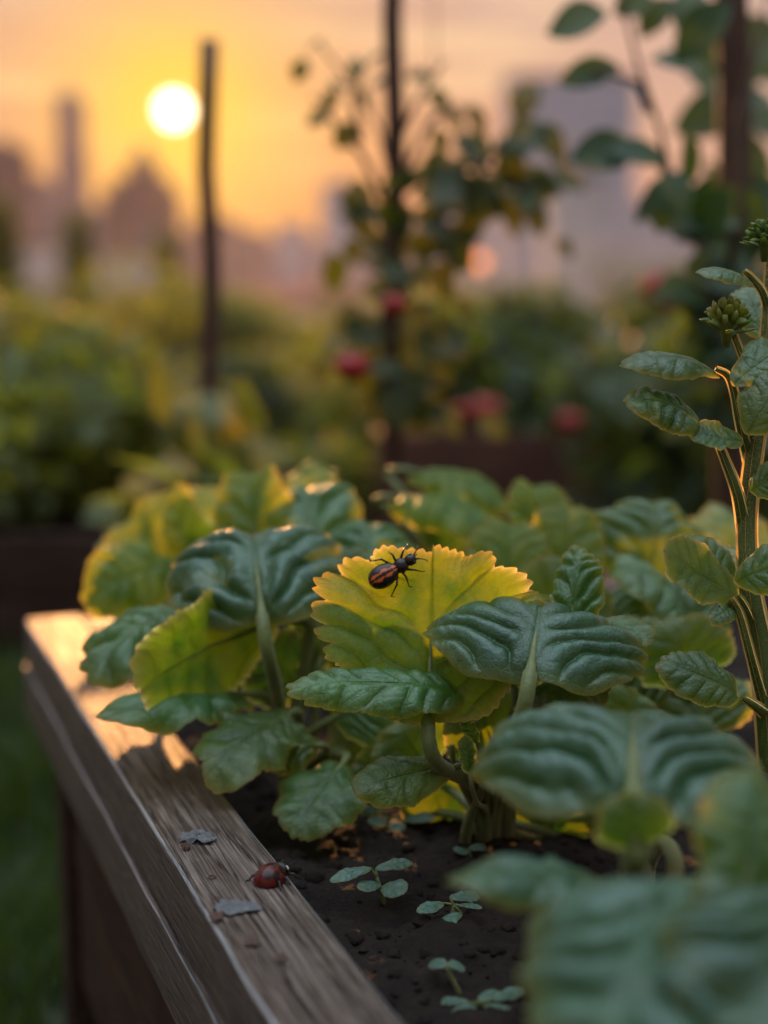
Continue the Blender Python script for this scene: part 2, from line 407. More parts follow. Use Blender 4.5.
# ------------------------------------------------------------------ raised bed with its soil
A0, A1, B0, B1 = G(273, 1024, RIM), G(25, 619, RIM), G(407, 1024, RIM), G(202, 769.5, RIM)
U2 = (A1 - A0); U2.z = 0; U2.normalize(); W2 = Vector((U2.y, -U2.x, 0))
RW = (B0 - A0).dot(W2); RZ = math.atan2(-U2.x, U2.y)        # local +Y runs along the rim, +X into the bed
BEDL = 0.95; BEDW = 1.05; BH = 0.075

def board(name, parent, loc, L, w, h, mat, rz=0.0, bev=.0022, wob=.00028, seed=1):
    """a sawn board along local Y, top face at z=0"""
    bm = bmesh.new()
    bmesh.ops.create_cube(bm, size=1)
    for v in bm.verts: v.co = Vector((v.co.x * w + w / 2, v.co.y * L + L / 2, v.co.z * h - h / 2))
    ny = max(2, int(L / .02))
    es = [e for e in bm.edges if abs((e.verts[0].co - e.verts[1].co).y) > 1e-6]
    bmesh.ops.subdivide_edges(bm, edges=es, cuts=ny, use_grid_fill=True)
    long_e = [e for e in bm.edges if abs((e.verts[0].co - e.verts[1].co).y) > 1e-6 and e.calc_face_angle(0) > .5]
    bmesh.ops.bevel(bm, geom=long_e, offset=bev, segments=3, affect='EDGES', profile=.6)
    rs = random.Random(seed)
    a, b, c = rs.uniform(0, 9), rs.uniform(0, 9), rs.uniform(0, 9)
    for v in bm.verts:
        y = v.co.y
        v.co.x += wob * (math.sin(y * 31 + a) + .6 * math.sin(y * 83 + b + v.co.z * 40))
        v.co.z += wob * (math.sin(y * 23 + c) + .5 * math.sin(y * 71 + a + v.co.x * 60))
    if mat in (M_WOOD, M_WOOD_SHADE):
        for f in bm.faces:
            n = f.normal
            f.material_index = 1 if (n.z > .25 and abs(n.x) > .25) else (2 if n.z < .25 and mat is M_WOOD else 0)  # bevels take the painted highlight, rim sides the painted shade
    me = bpy.data.meshes.new(name); bm.to_mesh(me); bm.free()
    me.polygons.foreach_set('use_smooth', [True] * len(me.polygons))
    me.set_sharp_from_angle(angle=math.radians(40)) if hasattr(me, 'set_sharp_from_angle') else None
    me.materials.append(mat)
    if mat in (M_WOOD, M_WOOD_SHADE): me.materials.append(M_HILITE)
    if mat is M_WOOD: me.materials.append(M_WOOD_SHADE)
    o = bpy.data.objects.new(name, me); COL.objects.link(o); o.parent = parent; o.location = loc; o.rotation_euler = (0, 0, rz)
    return o

bed = empty('raised_bed', (A1.x, A1.y, 0), 'weathered wooden raised bed in front, its grey rim running along the lower left', 'raised bed', None, RZ)
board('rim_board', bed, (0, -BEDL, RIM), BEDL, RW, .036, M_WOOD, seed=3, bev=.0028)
board('side_board', bed, (-.0022, -BEDL, RIM - .0365), BEDL, RW * .8, BH - .0365, M_WOOD_SHADE, seed=8, bev=.0016)
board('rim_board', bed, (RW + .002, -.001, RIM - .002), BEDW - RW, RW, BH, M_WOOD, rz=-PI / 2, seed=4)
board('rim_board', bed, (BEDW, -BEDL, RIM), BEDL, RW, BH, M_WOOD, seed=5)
for k, (lx, ly) in enumerate(((.014, -.085), (.014, -.66), (BEDW + .006, -.085), (BEDW + .006, -.66))):
    board('leg', bed, (lx, ly, RIM - BH - .002), .04, .032, RIM - BH - .001, M_WOODD, seed=9 + k)
for k in range(2):
    board('side_board', bed, (.020 + .002 * k, -BEDL + .01, RIM - BH - .012 - .095 * k), BEDL - .02, .018, .088, M_WOODD, seed=20 + k)
    board('side_board', bed, (BEDW + .016, -BEDL + .01, RIM - BH - .012 - .095 * k), BEDL - .02, .018, .088, M_WOODD, seed=30 + k)
    board('side_board', bed, (.044, -.022 - .002 * k, RIM - BH - .012 - .095 * k), BEDW - .03, .018, .088, M_WOODD, rz=-PI / 2, seed=40 + k)

def bedpt(x, y, z): return Vector((A1.x, A1.y, 0)) + W2 * x + U2 * y + Vector((0, 0, z))
SOILZ = RIM - .030
nx_, ny_ = 330, 300
gx = np.linspace(RW - .004, BEDW + .01, nx_); gy = np.linspace(-BEDL + .005, -RW + .004, ny_)
X_, Y_ = np.meshgrid(gx, gy, indexing='ij')
Hs = .006 * vnoise(X_ * 14, Y_ * 14, 3) + .0050 * vnoise(X_ * 48, Y_ * 48, 4) + .0034 * np.abs(vnoise(X_ * 120, Y_ * 120, 5)) + .0020 * np.abs(vnoise(X_ * 260, Y_ * 260, 6))
V = np.array(bedpt(0, 0, SOILZ))[None] + X_.ravel()[:, None] * np.array(W2)[None] + Y_.ravel()[:, None] * np.array(U2)[None]
V[:, 2] += Hs.ravel()
def soil_h(p):
    d = Vector((p.x - A1.x, p.y - A1.y, 0)); x = np.array([d.dot(W2)]); y = np.array([d.dot(U2)])
    return SOILZ + float((.006 * vnoise(x * 14, y * 14, 3) + .0050 * vnoise(x * 48, y * 48, 4))[0]) + .001
idx = np.arange(nx_ * ny_).reshape(nx_, ny_)
Fq = np.stack([idx[:-1, :-1].ravel(), idx[1:, :-1].ravel(), idx[1:, 1:].ravel(), idx[:-1, 1:].ravel()], 1)
ms = NT('dark_soil'); tc = ms.n('ShaderNodeTexCoord').outputs['Object']
n1 = ms.noise(tc, 60, 6, .7); n2 = ms.noise(tc, 420, 5, .7)
c = ms.ramp(n1, [(.3, (.006, .0032, .0024)), (.6, (.018, .0098, .0068)), (.8, (.036, .020, .013))])
c = ms.mix(ms.maprange(n2, .58, .75, 0, .5), c, (.045, .028, .02, 1))
bp = ms.n('ShaderNodeBump'); bp.inputs['Strength'].default_value = 1; bp.inputs['Distance'].default_value = .003
ms.l(ms.math('ADD', n1, ms.math('MULTIPLY', n2, .8)), bp.inputs['Height'])
pr = ms.n('ShaderNodeBsdfPrincipled'); ms.l(c, pr.inputs['Base Color']); pr.inputs['Roughness'].default_value = .85; pr.inputs['Specular IOR Level'].default_value = .25
ms.l(bp.outputs[0], pr.inputs['Normal']); ms.l(pr.outputs[0], ms.out.inputs[0]); M_SOIL = ms.m
tag(mesh_obj('soil', V, Fq, M_SOIL), 'dark crumbly soil filling the front raised bed', None, None, 'structure')
# clods: loose lumps of earth lying on the soil
rs = np.random.default_rng(5)
bmt = bmesh.new(); bmesh.ops.create_icosphere(bmt, subdivisions=2, radius=1); bv = np.array([v.co[:] for v in bmt.verts]); bf = np.array([[v.index for v in f.verts] for f in bmt.faces]); bmt.free()
CV, CF = [], []; n0 = 0
for i in range(5200):
    x = rs.uniform(RW, RW + .42); y = rs.uniform(-.92, -.10)
    s = .0008 + .0040 * rs.random()**4.5
    p = bedpt(x, y, 0); z = soil_h(p) + s * .2
    d = bv * (1 + .35 * vnoise(bv[:, 0] * 2.2 + i * 3.1, bv[:, 1] * 2.2 + bv[:, 2] * 1.7, i)[:, None])
    d = d * np.array([1, rs.uniform(.6, 1.2), rs.uniform(.5, .9)])[None] * s
    CV.append(d + np.array([p.x, p.y, z])[None]); CF.append(bf + n0); n0 += len(bv)
tag(mesh_obj('soil_crumbs', np.concatenate(CV), np.concatenate(CF), M_SOIL), 'loose crumbs of dark earth scattered over the bed soil', None, None, 'stuff')

# ------------------------------------------------------------------ dry flakes, chips on the rim
M_FLAKE = plain('grey_flake', (.070, .074, .078), .5, .4, 300, .6, .001)
M_CHIP = plain('brown_chip', (.055, .022, .012), .6, .4, 300, .5, .001)
def flake(px, py, wpx, dpx, label, mat, seed, name, h=.0016, grp=None):
    c0 = G(px, py, RIM + .0008); rs = np.random.default_rng(seed)
    a = (G(px + wpx / 2, py, RIM) - G(px - wpx / 2, py, RIM)).length / 2; b = (G(px, py - dpx / 2, RIM) - G(px, py + dpx / 2, RIM)).length / 2
    nr, nt = 14, 60; V = [(0, 0, h)]; 
    for j in range(1, nr + 1):
        for i in range(nt):
            t = 2 * PI * i / nt; q = j / nr
            R = 1 + .10 * math.sin(3 * t + seed) + .08 * math.sin(5 * t + seed * 2) + .07 * math.sin(11 * t + seed)
            V.append((a * R * q * math.cos(t), b * R * q * math.sin(t), h * (1 - q**3) + .45 * h * math.sin(9 * t + 5 * q + seed) * q * q + .35 * h * math.sin(q * 13 + 3 * math.sin(2 * t + seed)) + h * .6))
    F = [(0, 1 + i, 1 + (i + 1) % nt) for i in range(nt)]
    for j in range(nr - 1):
        for i in range(nt):
            s = 1 + j * nt; i2 = (i + 1) % nt; F.append((s + i, s + nt + i, s + nt + i2, s + i2))
    o = mesh_obj(name, V, F, mat); o.location = c0; o.rotation_euler = (0, 0, rs.uniform(-.2, .2))
    return tag(o, label, name.replace('_', ' '), grp)
flake(198, 839, 38, 10, 'curled grey flake on the wooden rim, above the ladybug', M_FLAKE, 3, 'dry_flake', .0016)
flake(236, 907, 46, 14, 'flat grey flake on the wooden rim, just below the ladybug', M_FLAKE, 8, 'dry_flake', .0006)
flake(252, 942, 15, 9, 'small brown wood chip on the rim below the flat flake', M_CHIP, 4, 'wood_chip', .0007)
flake(281, 958, 10, 9, 'tiny brown wood chip on the rim, closest of the crumbs to the inner edge', M_CHIP, 6, 'wood_chip', .0006)
flake(217, 917, 14, 9, 'dark brown chip against the left end of the flat grey flake', M_CHIP, 11, 'wood_chip', .0008)
flake(186, 848, 10, 5, 'dark speck of bark beside the curled grey flake', M_CHIP, 13, 'wood_chip', .0012)
mb = MB(); cc = G(212, 877, RIM + .0006); r0 = .0016
mb.tube([cc + Vector((r0 * math.cos(t), r0 * math.sin(t) * 1.1, 0)) for t in np.linspace(0, 2 * PI * .93, 20)], .0003, 6)
tag(mb.build('curled_fibre', M_CHIP), 'tiny ring of curled brown fibre on the rim left of the ladybug', 'fibre')

# ------------------------------------------------------------------ ladybug
def bug_mat(name, stops, rough=.18, coat=.6):
    m = NT(name); c = m.ramp(m.attr('tone'), stops)
    m.n('ShaderNodeTexCoord')
    pr = m.n('ShaderNodeBsdfPrincipled'); m.l(c, pr.inputs['Base Color']); pr.inputs['Roughness'].default_value = rough
    pr.inputs['Specular IOR Level'].default_value = .2; pr.inputs['Coat Weight'].default_value = coat * .5; pr.inputs['Coat Roughness'].default_value = .06
    bp = m.n('ShaderNodeBump'); bp.inputs['Strength'].default_value = .12; bp.inputs['Distance'].default_value = .0004
    m.l(m.noise(m.n('ShaderNodeTexCoord').outputs['Object'], 2500, 2), bp.inputs['Height']); m.l(bp.outputs[0], pr.inputs['Normal'])
    m.l(pr.outputs[0], m.out.inputs[0]); return m.m
M_SHELL = bug_mat('red_shell', rough=.26, coat=.3, stops=[(0.0, (.085, .009, .007)), (.45, (.055, .006, .005)), (.55, (.012, .008, .008)), (1.0, (.01, .007, .007))])
M_BLACK = bug_mat('bug_black', [(0.0, (.010, .008, .008)), (.5, (.022, .015, .012)), (.8, (.5, .45, .38)), (1.0, (.7, .65, .55))], .28, .3)

lc = G(272, 881, RIM); LS = .0086                      # half length
hd = (G(314, 858, RIM) - G(258, 890, RIM)); hd.z = 0; hd.normalize()
lb = empty('ladybug', (lc.x, lc.y, RIM), 'dark red ladybug with black spots standing on the wooden rim', 'ladybug', None, math.atan2(hd.y, hd.x))
def shell_half(sgn):
    """one wing case: half of a dome, with its spots"""
    nu, nv = 44, 26; V = []; A = []; F = []
    spots = [(.38, .50, .24), (-.30, .62, .23), (.02, .16, .15), (-.66, .30, .19), (.74, .16, .15)]
    for j in range(nv + 1):
        for i in range(nu + 1):
            t = PI * i / nu; ph = PI / 2 * j / nv            # t: along the body front->back, ph: from the seam down
            x = math.cos(t); rr = math.sin(t)**.8
            y = math.sin(ph) * rr; z = math.cos(ph) * rr
            V.append((x * LS * .90 - LS * .16, sgn * (y * LS * .74 + .00012), z * LS * .78 + LS * .16 - (.06 * LS if j == nv else 0)))
            d = min(math.hypot(x - sx, math.atan2(y, max(z, .0)) / (PI / 2) * rr - sy) / sr for sx, sy, sr in spots)
            tone = 1.0 if d < .92 else (0.0 if d > 1.08 else (1.08 - d) / .16)
            if j == 0: tone = max(tone, .6)
            A.append(tone)
    for j in range(nv):
        for i in range(nu):
            a = j * (nu + 1) + i; q = (a, a + 1, a + nu + 2, a + nu + 1); F.append(q if sgn < 0 else q[::-1])
    return mesh_obj('wing_case', V, F, M_SHELL, lb, {'tone': A})
shell_half(1); shell_half(-1)
mb = MB()
mb.ell((-.16 * LS, 0, .20 * LS), (LS * .84, LS * .68, LS * .22), nu=24, nv=10)
mb.ell((.70 * LS, 0, .42 * LS), (LS * .30, LS * .52, LS * .34), nu=24, nv=14, af=lambda l: .9 if abs(l.y) > .74 and l.z > .1 and l.x > -.1 else 0.0)
mb.ell((.98 * LS, 0, .36 * LS), (LS * .20, LS * .27, LS * .22), nu=20, nv=12, af=lambda l: .85 if .45 < abs(l.y) < .75 and l.z > .35 else 0.1)
for sg in (1, -1):
    for k, (x0, x1, dx) in enumerate(((.62, .86, .18), (.15, .10, 0), (-.35, -.62, -.15))):
        mb.tube([Vector((x0 * LS, sg * .42 * LS, .22 * LS)), Vector(((x0 + x1) / 2 * LS, sg * .82 * LS, .30 * LS)), Vector((x1 * LS, sg * .98 * LS, .06 * LS)), Vector(((x1 + dx) * LS, sg * 1.10 * LS, .02 * LS))], [.0007, .0006, .0004, .0003], 6)
    mb.tube([Vector((1.10 * LS, sg * .14 * LS, .42 * LS)), Vector((1.30 * LS, sg * .30 * LS, .58 * LS)), Vector((1.46 * LS, sg * .40 * LS, .50 * LS))], [.00022, .0002, .00032], 6, .3)
mb.build('body', M_BLACK, lb)

# ------------------------------------------------------------------ seedlings
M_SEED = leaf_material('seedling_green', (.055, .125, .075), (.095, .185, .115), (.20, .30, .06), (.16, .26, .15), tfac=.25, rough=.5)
def seedling(px, py, label, leaves, mat=M_SEED, grp='seedlings sprouting from the bare soil'):
    """leaves: (tip px, tip py, base px, base py, width px)"""
    g = G(px, py, SOILZ + .002); root = Vector((g.x, g.y, soil_h(g)))
    d = (root - CAM).dot(FW)
    t = empty('seedling', root, label, 'seedling', grp)
    jx = sum(l[2] for l in leaves) / len(leaves); jy = sum(l[3] for l in leaves) / len(leaves)
    J = P(jx, jy, d)
    mb = MB(); mb.tube([p - root for p in bez(root - Vector((0, 0, .004)), root + Vector((0, 0, .35 * (J - root).length)), J - Vector((0, 0, .3 * (J - root).length)), J, 8)], [.0012, .0011, .001, .001, .0009, .0009, .0008, .0008, .0007], 8)
    mb.build('stem', M_STALK, t)
    for k, (tx, ty, bx, by, w) in enumerate(leaves):
        dz = -.010 if ty > by else .008
        Bp = P(bx, by, d + (by - jy) * -.0001); Tp = P(tx, ty, d + dz)
        o, _ = add_leaf(t, Bp, Tp, pxm(w, d), cv((tx - bx) * .002, 1, .55), mat, seed=100 + k + px, c=.52, teeth=8, tamp=.012, sharp=0, nlat=4, pucker=.04, cup=-.35, bend=.5, ruffle=.012, nruf=3, taper=.28, nr=16, nt=64)
        mb = MB(); mb.tube([J - root, (J * .5 + Bp * .5) - root, Bp - root, Bp.lerp(Tp, .2) - root], [.0007, .0006, .0005, .0002], 6); mb.build('leaf_stalk', M_STALK, o)
    return t
seedling(385, 906, 'four-leaved seedling near the rim, with a long leaf reaching left', [(330, 881, 371, 868, 16), (413, 862, 376, 869, 15), (358, 888, 380, 884, 17), (407, 890, 381, 887, 27)])
seedling(452, 925, 'seedling with four small round leaves in the middle of the bare soil', [(418, 912, 444, 903, 16), (480, 896, 450, 898, 15), (438, 928, 462, 913, 15), (482, 908, 458, 905, 8)])
seedling(461, 999, 'seedling with two heart-like leaves on a long bare stalk', [(430, 962, 447, 966, 17), (464, 966, 448, 966, 17)])
seedling(492, 1012, 'lowest seedling, a cluster of small rounded leaves by the bottom edge', [(437, 1001, 470, 1003, 11), (452, 1016, 476, 1006, 14), (512, 1014, 484, 1006, 15), (500, 992, 478, 1000, 13), (524, 990, 492, 1000, 15)])
seedling(388, 830, 'dim seedling with two round leaves under the low olive leaf', [(370, 824, 387, 818, 18), (402, 830, 390, 821, 17), (434, 818, 396, 817, 18), (352, 810, 384, 812, 14)])
seedling(470, 862, 'small seedling half hidden beside the yellow green stalks', [(455, 852, 468, 850, 14), (486, 846, 470, 849, 12)])
# ------------------------------------------------------------------ leafy plants in the front bed
def plant(px, py, z, name, label, cat, d=None, grp=None):
    g = G(px, py, SOILZ + .002) if d is None else P(px, py, d)
    return empty(name, (g.x, g.y, z if z else soil_h(g)), label, cat, grp)
LG = 'crinkled leafy greens growing in the front bed'
crown = lambda t, dx=0, dz=.006: Vector(t.location) + Vector((dx, dx * .5, dz))
CR = dict(c=.46, teeth=34, tamp=.04, sharp=.3, nlat=5, k=.85, pucker=.21, cup=.35, ruffle=.048, nruf=5, taper=.2, lobe=.06, curl=.05)
FAN = dict(CR, c=.40, teeth=40, tamp=.014, k=1.35, nlat=3.6, taper=-.05, cord=.22, q=1.6, ruffle=.05, nruf=4, lobe=.05, curl=.07)

# hero plant: golden fan leaf carrying the beetle, teal drooping leaf, low olive leaf
A = plant(484, 846, None, 'leafy_plant', 'leafy plant in the middle with a glowing golden toothed leaf', 'leafy plant', None, LG)
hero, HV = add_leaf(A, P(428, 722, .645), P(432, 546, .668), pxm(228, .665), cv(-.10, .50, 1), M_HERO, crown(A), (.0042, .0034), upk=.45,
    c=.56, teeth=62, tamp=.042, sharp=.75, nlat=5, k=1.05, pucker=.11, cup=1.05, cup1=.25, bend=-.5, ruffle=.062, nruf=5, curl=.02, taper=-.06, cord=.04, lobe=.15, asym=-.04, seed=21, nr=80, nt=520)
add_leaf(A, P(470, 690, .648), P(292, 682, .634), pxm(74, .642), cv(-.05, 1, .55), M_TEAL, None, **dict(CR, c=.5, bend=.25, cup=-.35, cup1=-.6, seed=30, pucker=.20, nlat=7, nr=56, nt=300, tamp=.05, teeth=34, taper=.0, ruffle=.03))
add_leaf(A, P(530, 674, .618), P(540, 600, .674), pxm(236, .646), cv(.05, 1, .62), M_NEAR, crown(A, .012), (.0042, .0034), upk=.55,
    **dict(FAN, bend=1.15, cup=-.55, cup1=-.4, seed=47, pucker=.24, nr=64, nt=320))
add_leaf(A, P(548, 660, .69), P(508, 592, .668), pxm(86, .675), cv(-.5, .7, .9), M_TEAL, crown(A, .012), (.003, .002), upk=.6, **dict(CR, bend=1.3, cup=-.6, seed=45, pucker=0.338, nlat=4, nr=44, nt=220, tamp=.02, lobe=.08))
add_leaf(A, P(560, 640, .69), P(655, 636, .655), pxm(92, .67), cv(.2, 1, .5), M_TEAL, crown(A, .014), (.003, .002), upk=.6, **dict(CR, bend=1.0, cup=-.5, seed=46, pucker=.18, nlat=5, nr=44, nt=220, tamp=.02))
add_leaf(A, P(572, 640, .67), P(580, 546, .685), pxm(66, .68), cv(-.55, .25, 1), M_TEAL, crown(A, .014), (.0025, .0018),
    **dict(CR, bend=.7, cup=-.6, seed=24, pucker=0.351, nlat=5, nr=56, nt=240, tamp=.015, k=1.2))
add_leaf(A, P(457, 766, .665), P(356, 790, .632), pxm(64, .645), cv(-.1, .75, .9), M_OLIVE, crown(A), (.0022, .0016), upk=.2,
    **dict(CR, c=.56, bend=.55, cup=-.3, seed=25, pucker=.07, nlat=5, nr=48, nt=220, tamp=.03, teeth=22, ruffle=.02, taper=.35))
add_leaf(A, P(478, 745, .66), P(463, 716, .66), pxm(15, .66), cv(-.2, .3, 1), M_OLIVE, crown(A, .004), (.0016, .0012), **dict(CR, bend=.4, cup=.8, seed=26, nr=20, nt=80))
add_leaf(A, P(470, 775, .655), P(466, 735, .652), pxm(17, .655), cv(-.3, .3, 1), M_OLIVE, crown(A, .002), (.0014, .0010), **dict(CR, bend=.3, cup=1.0, seed=27, nr=20, nt=80))
add_leaf(A, P(520, 700, .69), P(600, 700, .64), pxm(95, .66), cv(.2, .8, .5), M_OLIVE, crown(A, .012), (.003, .002), upk=.5, **dict(CR, bend=1.1, cup=-.5, seed=28, pucker=.1))
add_leaf(A, P(515, 690, .68), P(500, 610, .70), pxm(70, .69), cv(.2, .2, 1), M_OLIVE, crown(A, .006), (.0028, .002), **dict(CR, bend=.5, cup=.5, seed=29))
for k, (bx, by, r) in enumerate(((500, 735, .0030), (452, 745, .0026), (476, 720, .0020), (530, 705, .0030))):     # bare stalks standing in the middle
    mb = MB(); loc = Vector(A.location); e = P(bx, by, .668 + .008 * k)
    c0 = crown(A, .008 * k - .01)
    mb.tube([p - loc for p in bez(c0, c0 + Vector((0, 0, .02)), e - Vector((0, 0, .02)), e, 10)], [r * (1 - .055 * i) for i in range(11)], 10)
    mb.build('stalk', M_STALK, A)

# left lettuce
Bp = plant(285, 806, None, 'leafy_plant', 'large crinkled green plant spilling over the far end of the wooden rim', 'leafy plant', None, LG)
loc = lambda a: dict(CR, **a)
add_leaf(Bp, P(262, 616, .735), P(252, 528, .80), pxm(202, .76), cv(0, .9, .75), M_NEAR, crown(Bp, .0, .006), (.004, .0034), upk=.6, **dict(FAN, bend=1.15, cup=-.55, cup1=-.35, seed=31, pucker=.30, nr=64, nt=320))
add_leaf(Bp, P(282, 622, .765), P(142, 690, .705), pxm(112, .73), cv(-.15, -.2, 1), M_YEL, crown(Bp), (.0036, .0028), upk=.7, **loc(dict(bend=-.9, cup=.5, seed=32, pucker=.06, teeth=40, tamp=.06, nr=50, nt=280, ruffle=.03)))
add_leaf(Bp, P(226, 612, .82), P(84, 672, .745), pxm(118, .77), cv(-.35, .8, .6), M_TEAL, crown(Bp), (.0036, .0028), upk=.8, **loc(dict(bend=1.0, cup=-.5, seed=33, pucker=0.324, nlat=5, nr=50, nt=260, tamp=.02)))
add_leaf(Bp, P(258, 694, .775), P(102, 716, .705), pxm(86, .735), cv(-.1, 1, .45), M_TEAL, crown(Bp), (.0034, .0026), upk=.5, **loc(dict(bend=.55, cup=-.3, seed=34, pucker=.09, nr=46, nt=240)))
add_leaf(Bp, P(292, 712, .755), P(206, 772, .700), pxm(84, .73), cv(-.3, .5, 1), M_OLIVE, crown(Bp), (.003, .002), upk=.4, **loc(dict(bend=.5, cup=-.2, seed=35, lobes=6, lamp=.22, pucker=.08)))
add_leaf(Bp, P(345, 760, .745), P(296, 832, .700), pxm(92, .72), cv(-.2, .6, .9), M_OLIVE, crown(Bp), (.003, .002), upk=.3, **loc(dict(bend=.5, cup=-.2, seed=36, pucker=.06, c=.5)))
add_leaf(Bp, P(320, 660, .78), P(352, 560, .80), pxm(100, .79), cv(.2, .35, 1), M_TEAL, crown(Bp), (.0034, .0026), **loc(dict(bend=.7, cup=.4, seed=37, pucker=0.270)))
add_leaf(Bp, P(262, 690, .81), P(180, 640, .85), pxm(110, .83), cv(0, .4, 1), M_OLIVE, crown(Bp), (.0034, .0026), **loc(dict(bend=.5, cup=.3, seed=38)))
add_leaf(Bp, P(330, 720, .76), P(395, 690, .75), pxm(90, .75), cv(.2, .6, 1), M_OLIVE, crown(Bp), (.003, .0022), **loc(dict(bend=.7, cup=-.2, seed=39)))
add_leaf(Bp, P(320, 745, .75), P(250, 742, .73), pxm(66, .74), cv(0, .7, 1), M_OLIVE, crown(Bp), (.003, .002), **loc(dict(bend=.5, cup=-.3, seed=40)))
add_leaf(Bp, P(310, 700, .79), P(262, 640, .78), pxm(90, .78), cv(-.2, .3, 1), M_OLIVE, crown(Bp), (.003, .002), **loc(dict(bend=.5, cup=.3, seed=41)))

# plants behind
Cp = plant(215, 725, None, 'leafy_plant', 'pale yellow plant at the far left corner of the bed, glowing against the sun', 'leafy plant', None, LG)
D0 = .93
add_leaf(Cp, P(196, 600, .93), P(140, 500, .95), pxm(128, D0), cv(-.2, .1, 1), M_YEL, crown(Cp), (.003, .0025), **loc(dict(bend=1.00, q=2.0, cup=.5, seed=51, pucker=.12)))
add_leaf(Cp, P(185, 560, .92), P(78, 602, .88), pxm(84, .9), cv(-.2, .3, 1), M_YEL, crown(Cp), (.003, .0025), upk=.8, **loc(dict(bend=1.40, q=2.0, cup=-.3, seed=52, pucker=.12)))
add_leaf(Cp, P(205, 585, .93), P(205, 484, .95), pxm(88, D0), cv(.2, .2, 1), M_YEL, crown(Cp), (.003, .0025), **loc(dict(bend=1.20, q=2.0, cup=.3, seed=53, pucker=.15)))
add_leaf(Cp, P(170, 575, .96), P(98, 540, .98), pxm(60, .96), cv(0, .7, 1), M_TEAL, crown(Cp), (.003, .0025), **loc(dict(bend=1.00, q=2.0, cup=.2, seed=54)))

add_leaf(Cp, P(236, 600, .95), P(228, 500, .97), pxm(84, .96), cv(.2, .2, 1), M_TEAL, crown(Cp), (.003, .0025), **loc(dict(bend=1.20, q=2.0, cup=.3, seed=55, pucker=.15)))  # this and the next three leaves added to keep sun off the rim
add_leaf(Cp, P(238, 650, .90), P(222, 560, .91), pxm(100, .9), cv(.2, .2, 1), M_OLIVE, crown(Cp), (.003, .0025), **loc(dict(bend=1.20, q=2.0, cup=.3, seed=56, pucker=.15)))
add_leaf(Cp, P(200, 660, .92), P(178, 590, .94), pxm(90, .9), cv(.2, .2, 1), M_OLIVE, crown(Cp), (.003, .0025), **loc(dict(bend=1.20, q=2.0, cup=.3, seed=57, pucker=.15)))
add_leaf(Cp, P(160, 668, .92), P(142, 602, .94), pxm(92, .93), cv(.1, .3, 1), M_OLIVE, crown(Cp), (.003, .0025), **loc(dict(bend=.6, cup=.3, seed=58, pucker=.15)))
Dp = plant(330, 722, None, 'leafy_plant', 'row of upright crinkled leaves just behind the big spilling plant', 'leafy plant', None, LG)
add_leaf(Dp, P(268, 575, .90), P(250, 464, .93), pxm(80, .92), cv(-.3, .15, 1), M_YEL, crown(Dp), (.003, .0025), **loc(dict(bend=1.00, q=2.0, cup=.4, seed=61, pucker=.14)))
add_leaf(Dp, P(312, 562, .88), P(312, 482, .94), pxm(112, .91), cv(-.2, .8, .9), M_TEAL, crown(Dp), (.003, .0025), upk=.6, **dict(FAN, bend=1.2, cup=-.5, seed=62, pucker=.32))
add_leaf(Dp, P(366, 600, .83), P(370, 520, .88), pxm(124, .87), cv(.1, .8, .9), M_TEAL, crown(Dp), (.003, .0025), upk=.6, **dict(FAN, bend=1.2, cup=-.5, seed=63, pucker=.32))
add_leaf(Dp, P(345, 620, .84), P(330, 548, .85), pxm(90, .85), cv(-.2, .4, 1), M_OLIVE, crown(Dp), (.003, .0025), **loc(dict(bend=1.20, q=2.0, cup=.3, seed=64)))
add_leaf(Dp, P(310, 550, .96), P(314, 462, 1.0), pxm(60, .98), cv(-.2, .2, 1), M_YEL, crown(Dp), (.003, .0025), **loc(dict(bend=1.20, q=2.0, cup=.3, seed=65, pucker=.12)))

Ep = plant(470, 716, None, 'leafy_plant', 'yellow lit plant behind the golden leaf, its broad leaves folded like a tent', 'leafy plant', None, LG)
add_leaf(Ep, P(388, 497, .93), P(500, 540, .86), pxm(86, .88), cv(.2, 1, .5), M_YEL, crown(Ep), (.003, .0025), upk=.9, **loc(dict(bend=1.00, q=2.0, cup=-.9, seed=71, pucker=.09)))
add_leaf(Ep, P(408, 470, .98), P(512, 512, .94), pxm(70, .96), cv(.25, 1, .6), M_YEL, crown(Ep), (.003, .0025), upk=.9, **loc(dict(bend=1.00, q=2.0, cup=-.7, seed=72, pucker=.09)))
add_leaf(Ep, P(452, 575, .90), P(478, 515, .92), pxm(104, .9), cv(.1, .4, 1), M_TEAL, crown(Ep), (.003, .0025), **loc(dict(bend=1.00, q=2.0, cup=-.3, seed=73, pucker=.15)))
add_leaf(Ep, P(505, 610, .83), P(508, 514, .85), pxm(82, .84), cv(.1, .2, 1), M_YEL, crown(Ep), (.003, .0025), **loc(dict(bend=0.80, q=2.0, cup=.4, seed=74, pucker=.1, tamp=.07, sharp=.7)))
add_leaf(Ep, P(470, 640, .80), P(440, 590, .82), pxm(110, .82), cv(0, .3, 1), M_OLIVE, crown(Ep), (.003, .0025), **loc(dict(bend=0.80, q=2.0, cup=.3, seed=75)))
add_leaf(Ep, P(535, 560, .92), P(535, 478, .94), pxm(66, .93), cv(.2, .2, 1), M_YEL, crown(Ep), (.003, .0025), **loc(dict(bend=1.00, q=2.0, cup=.4, seed=76)))

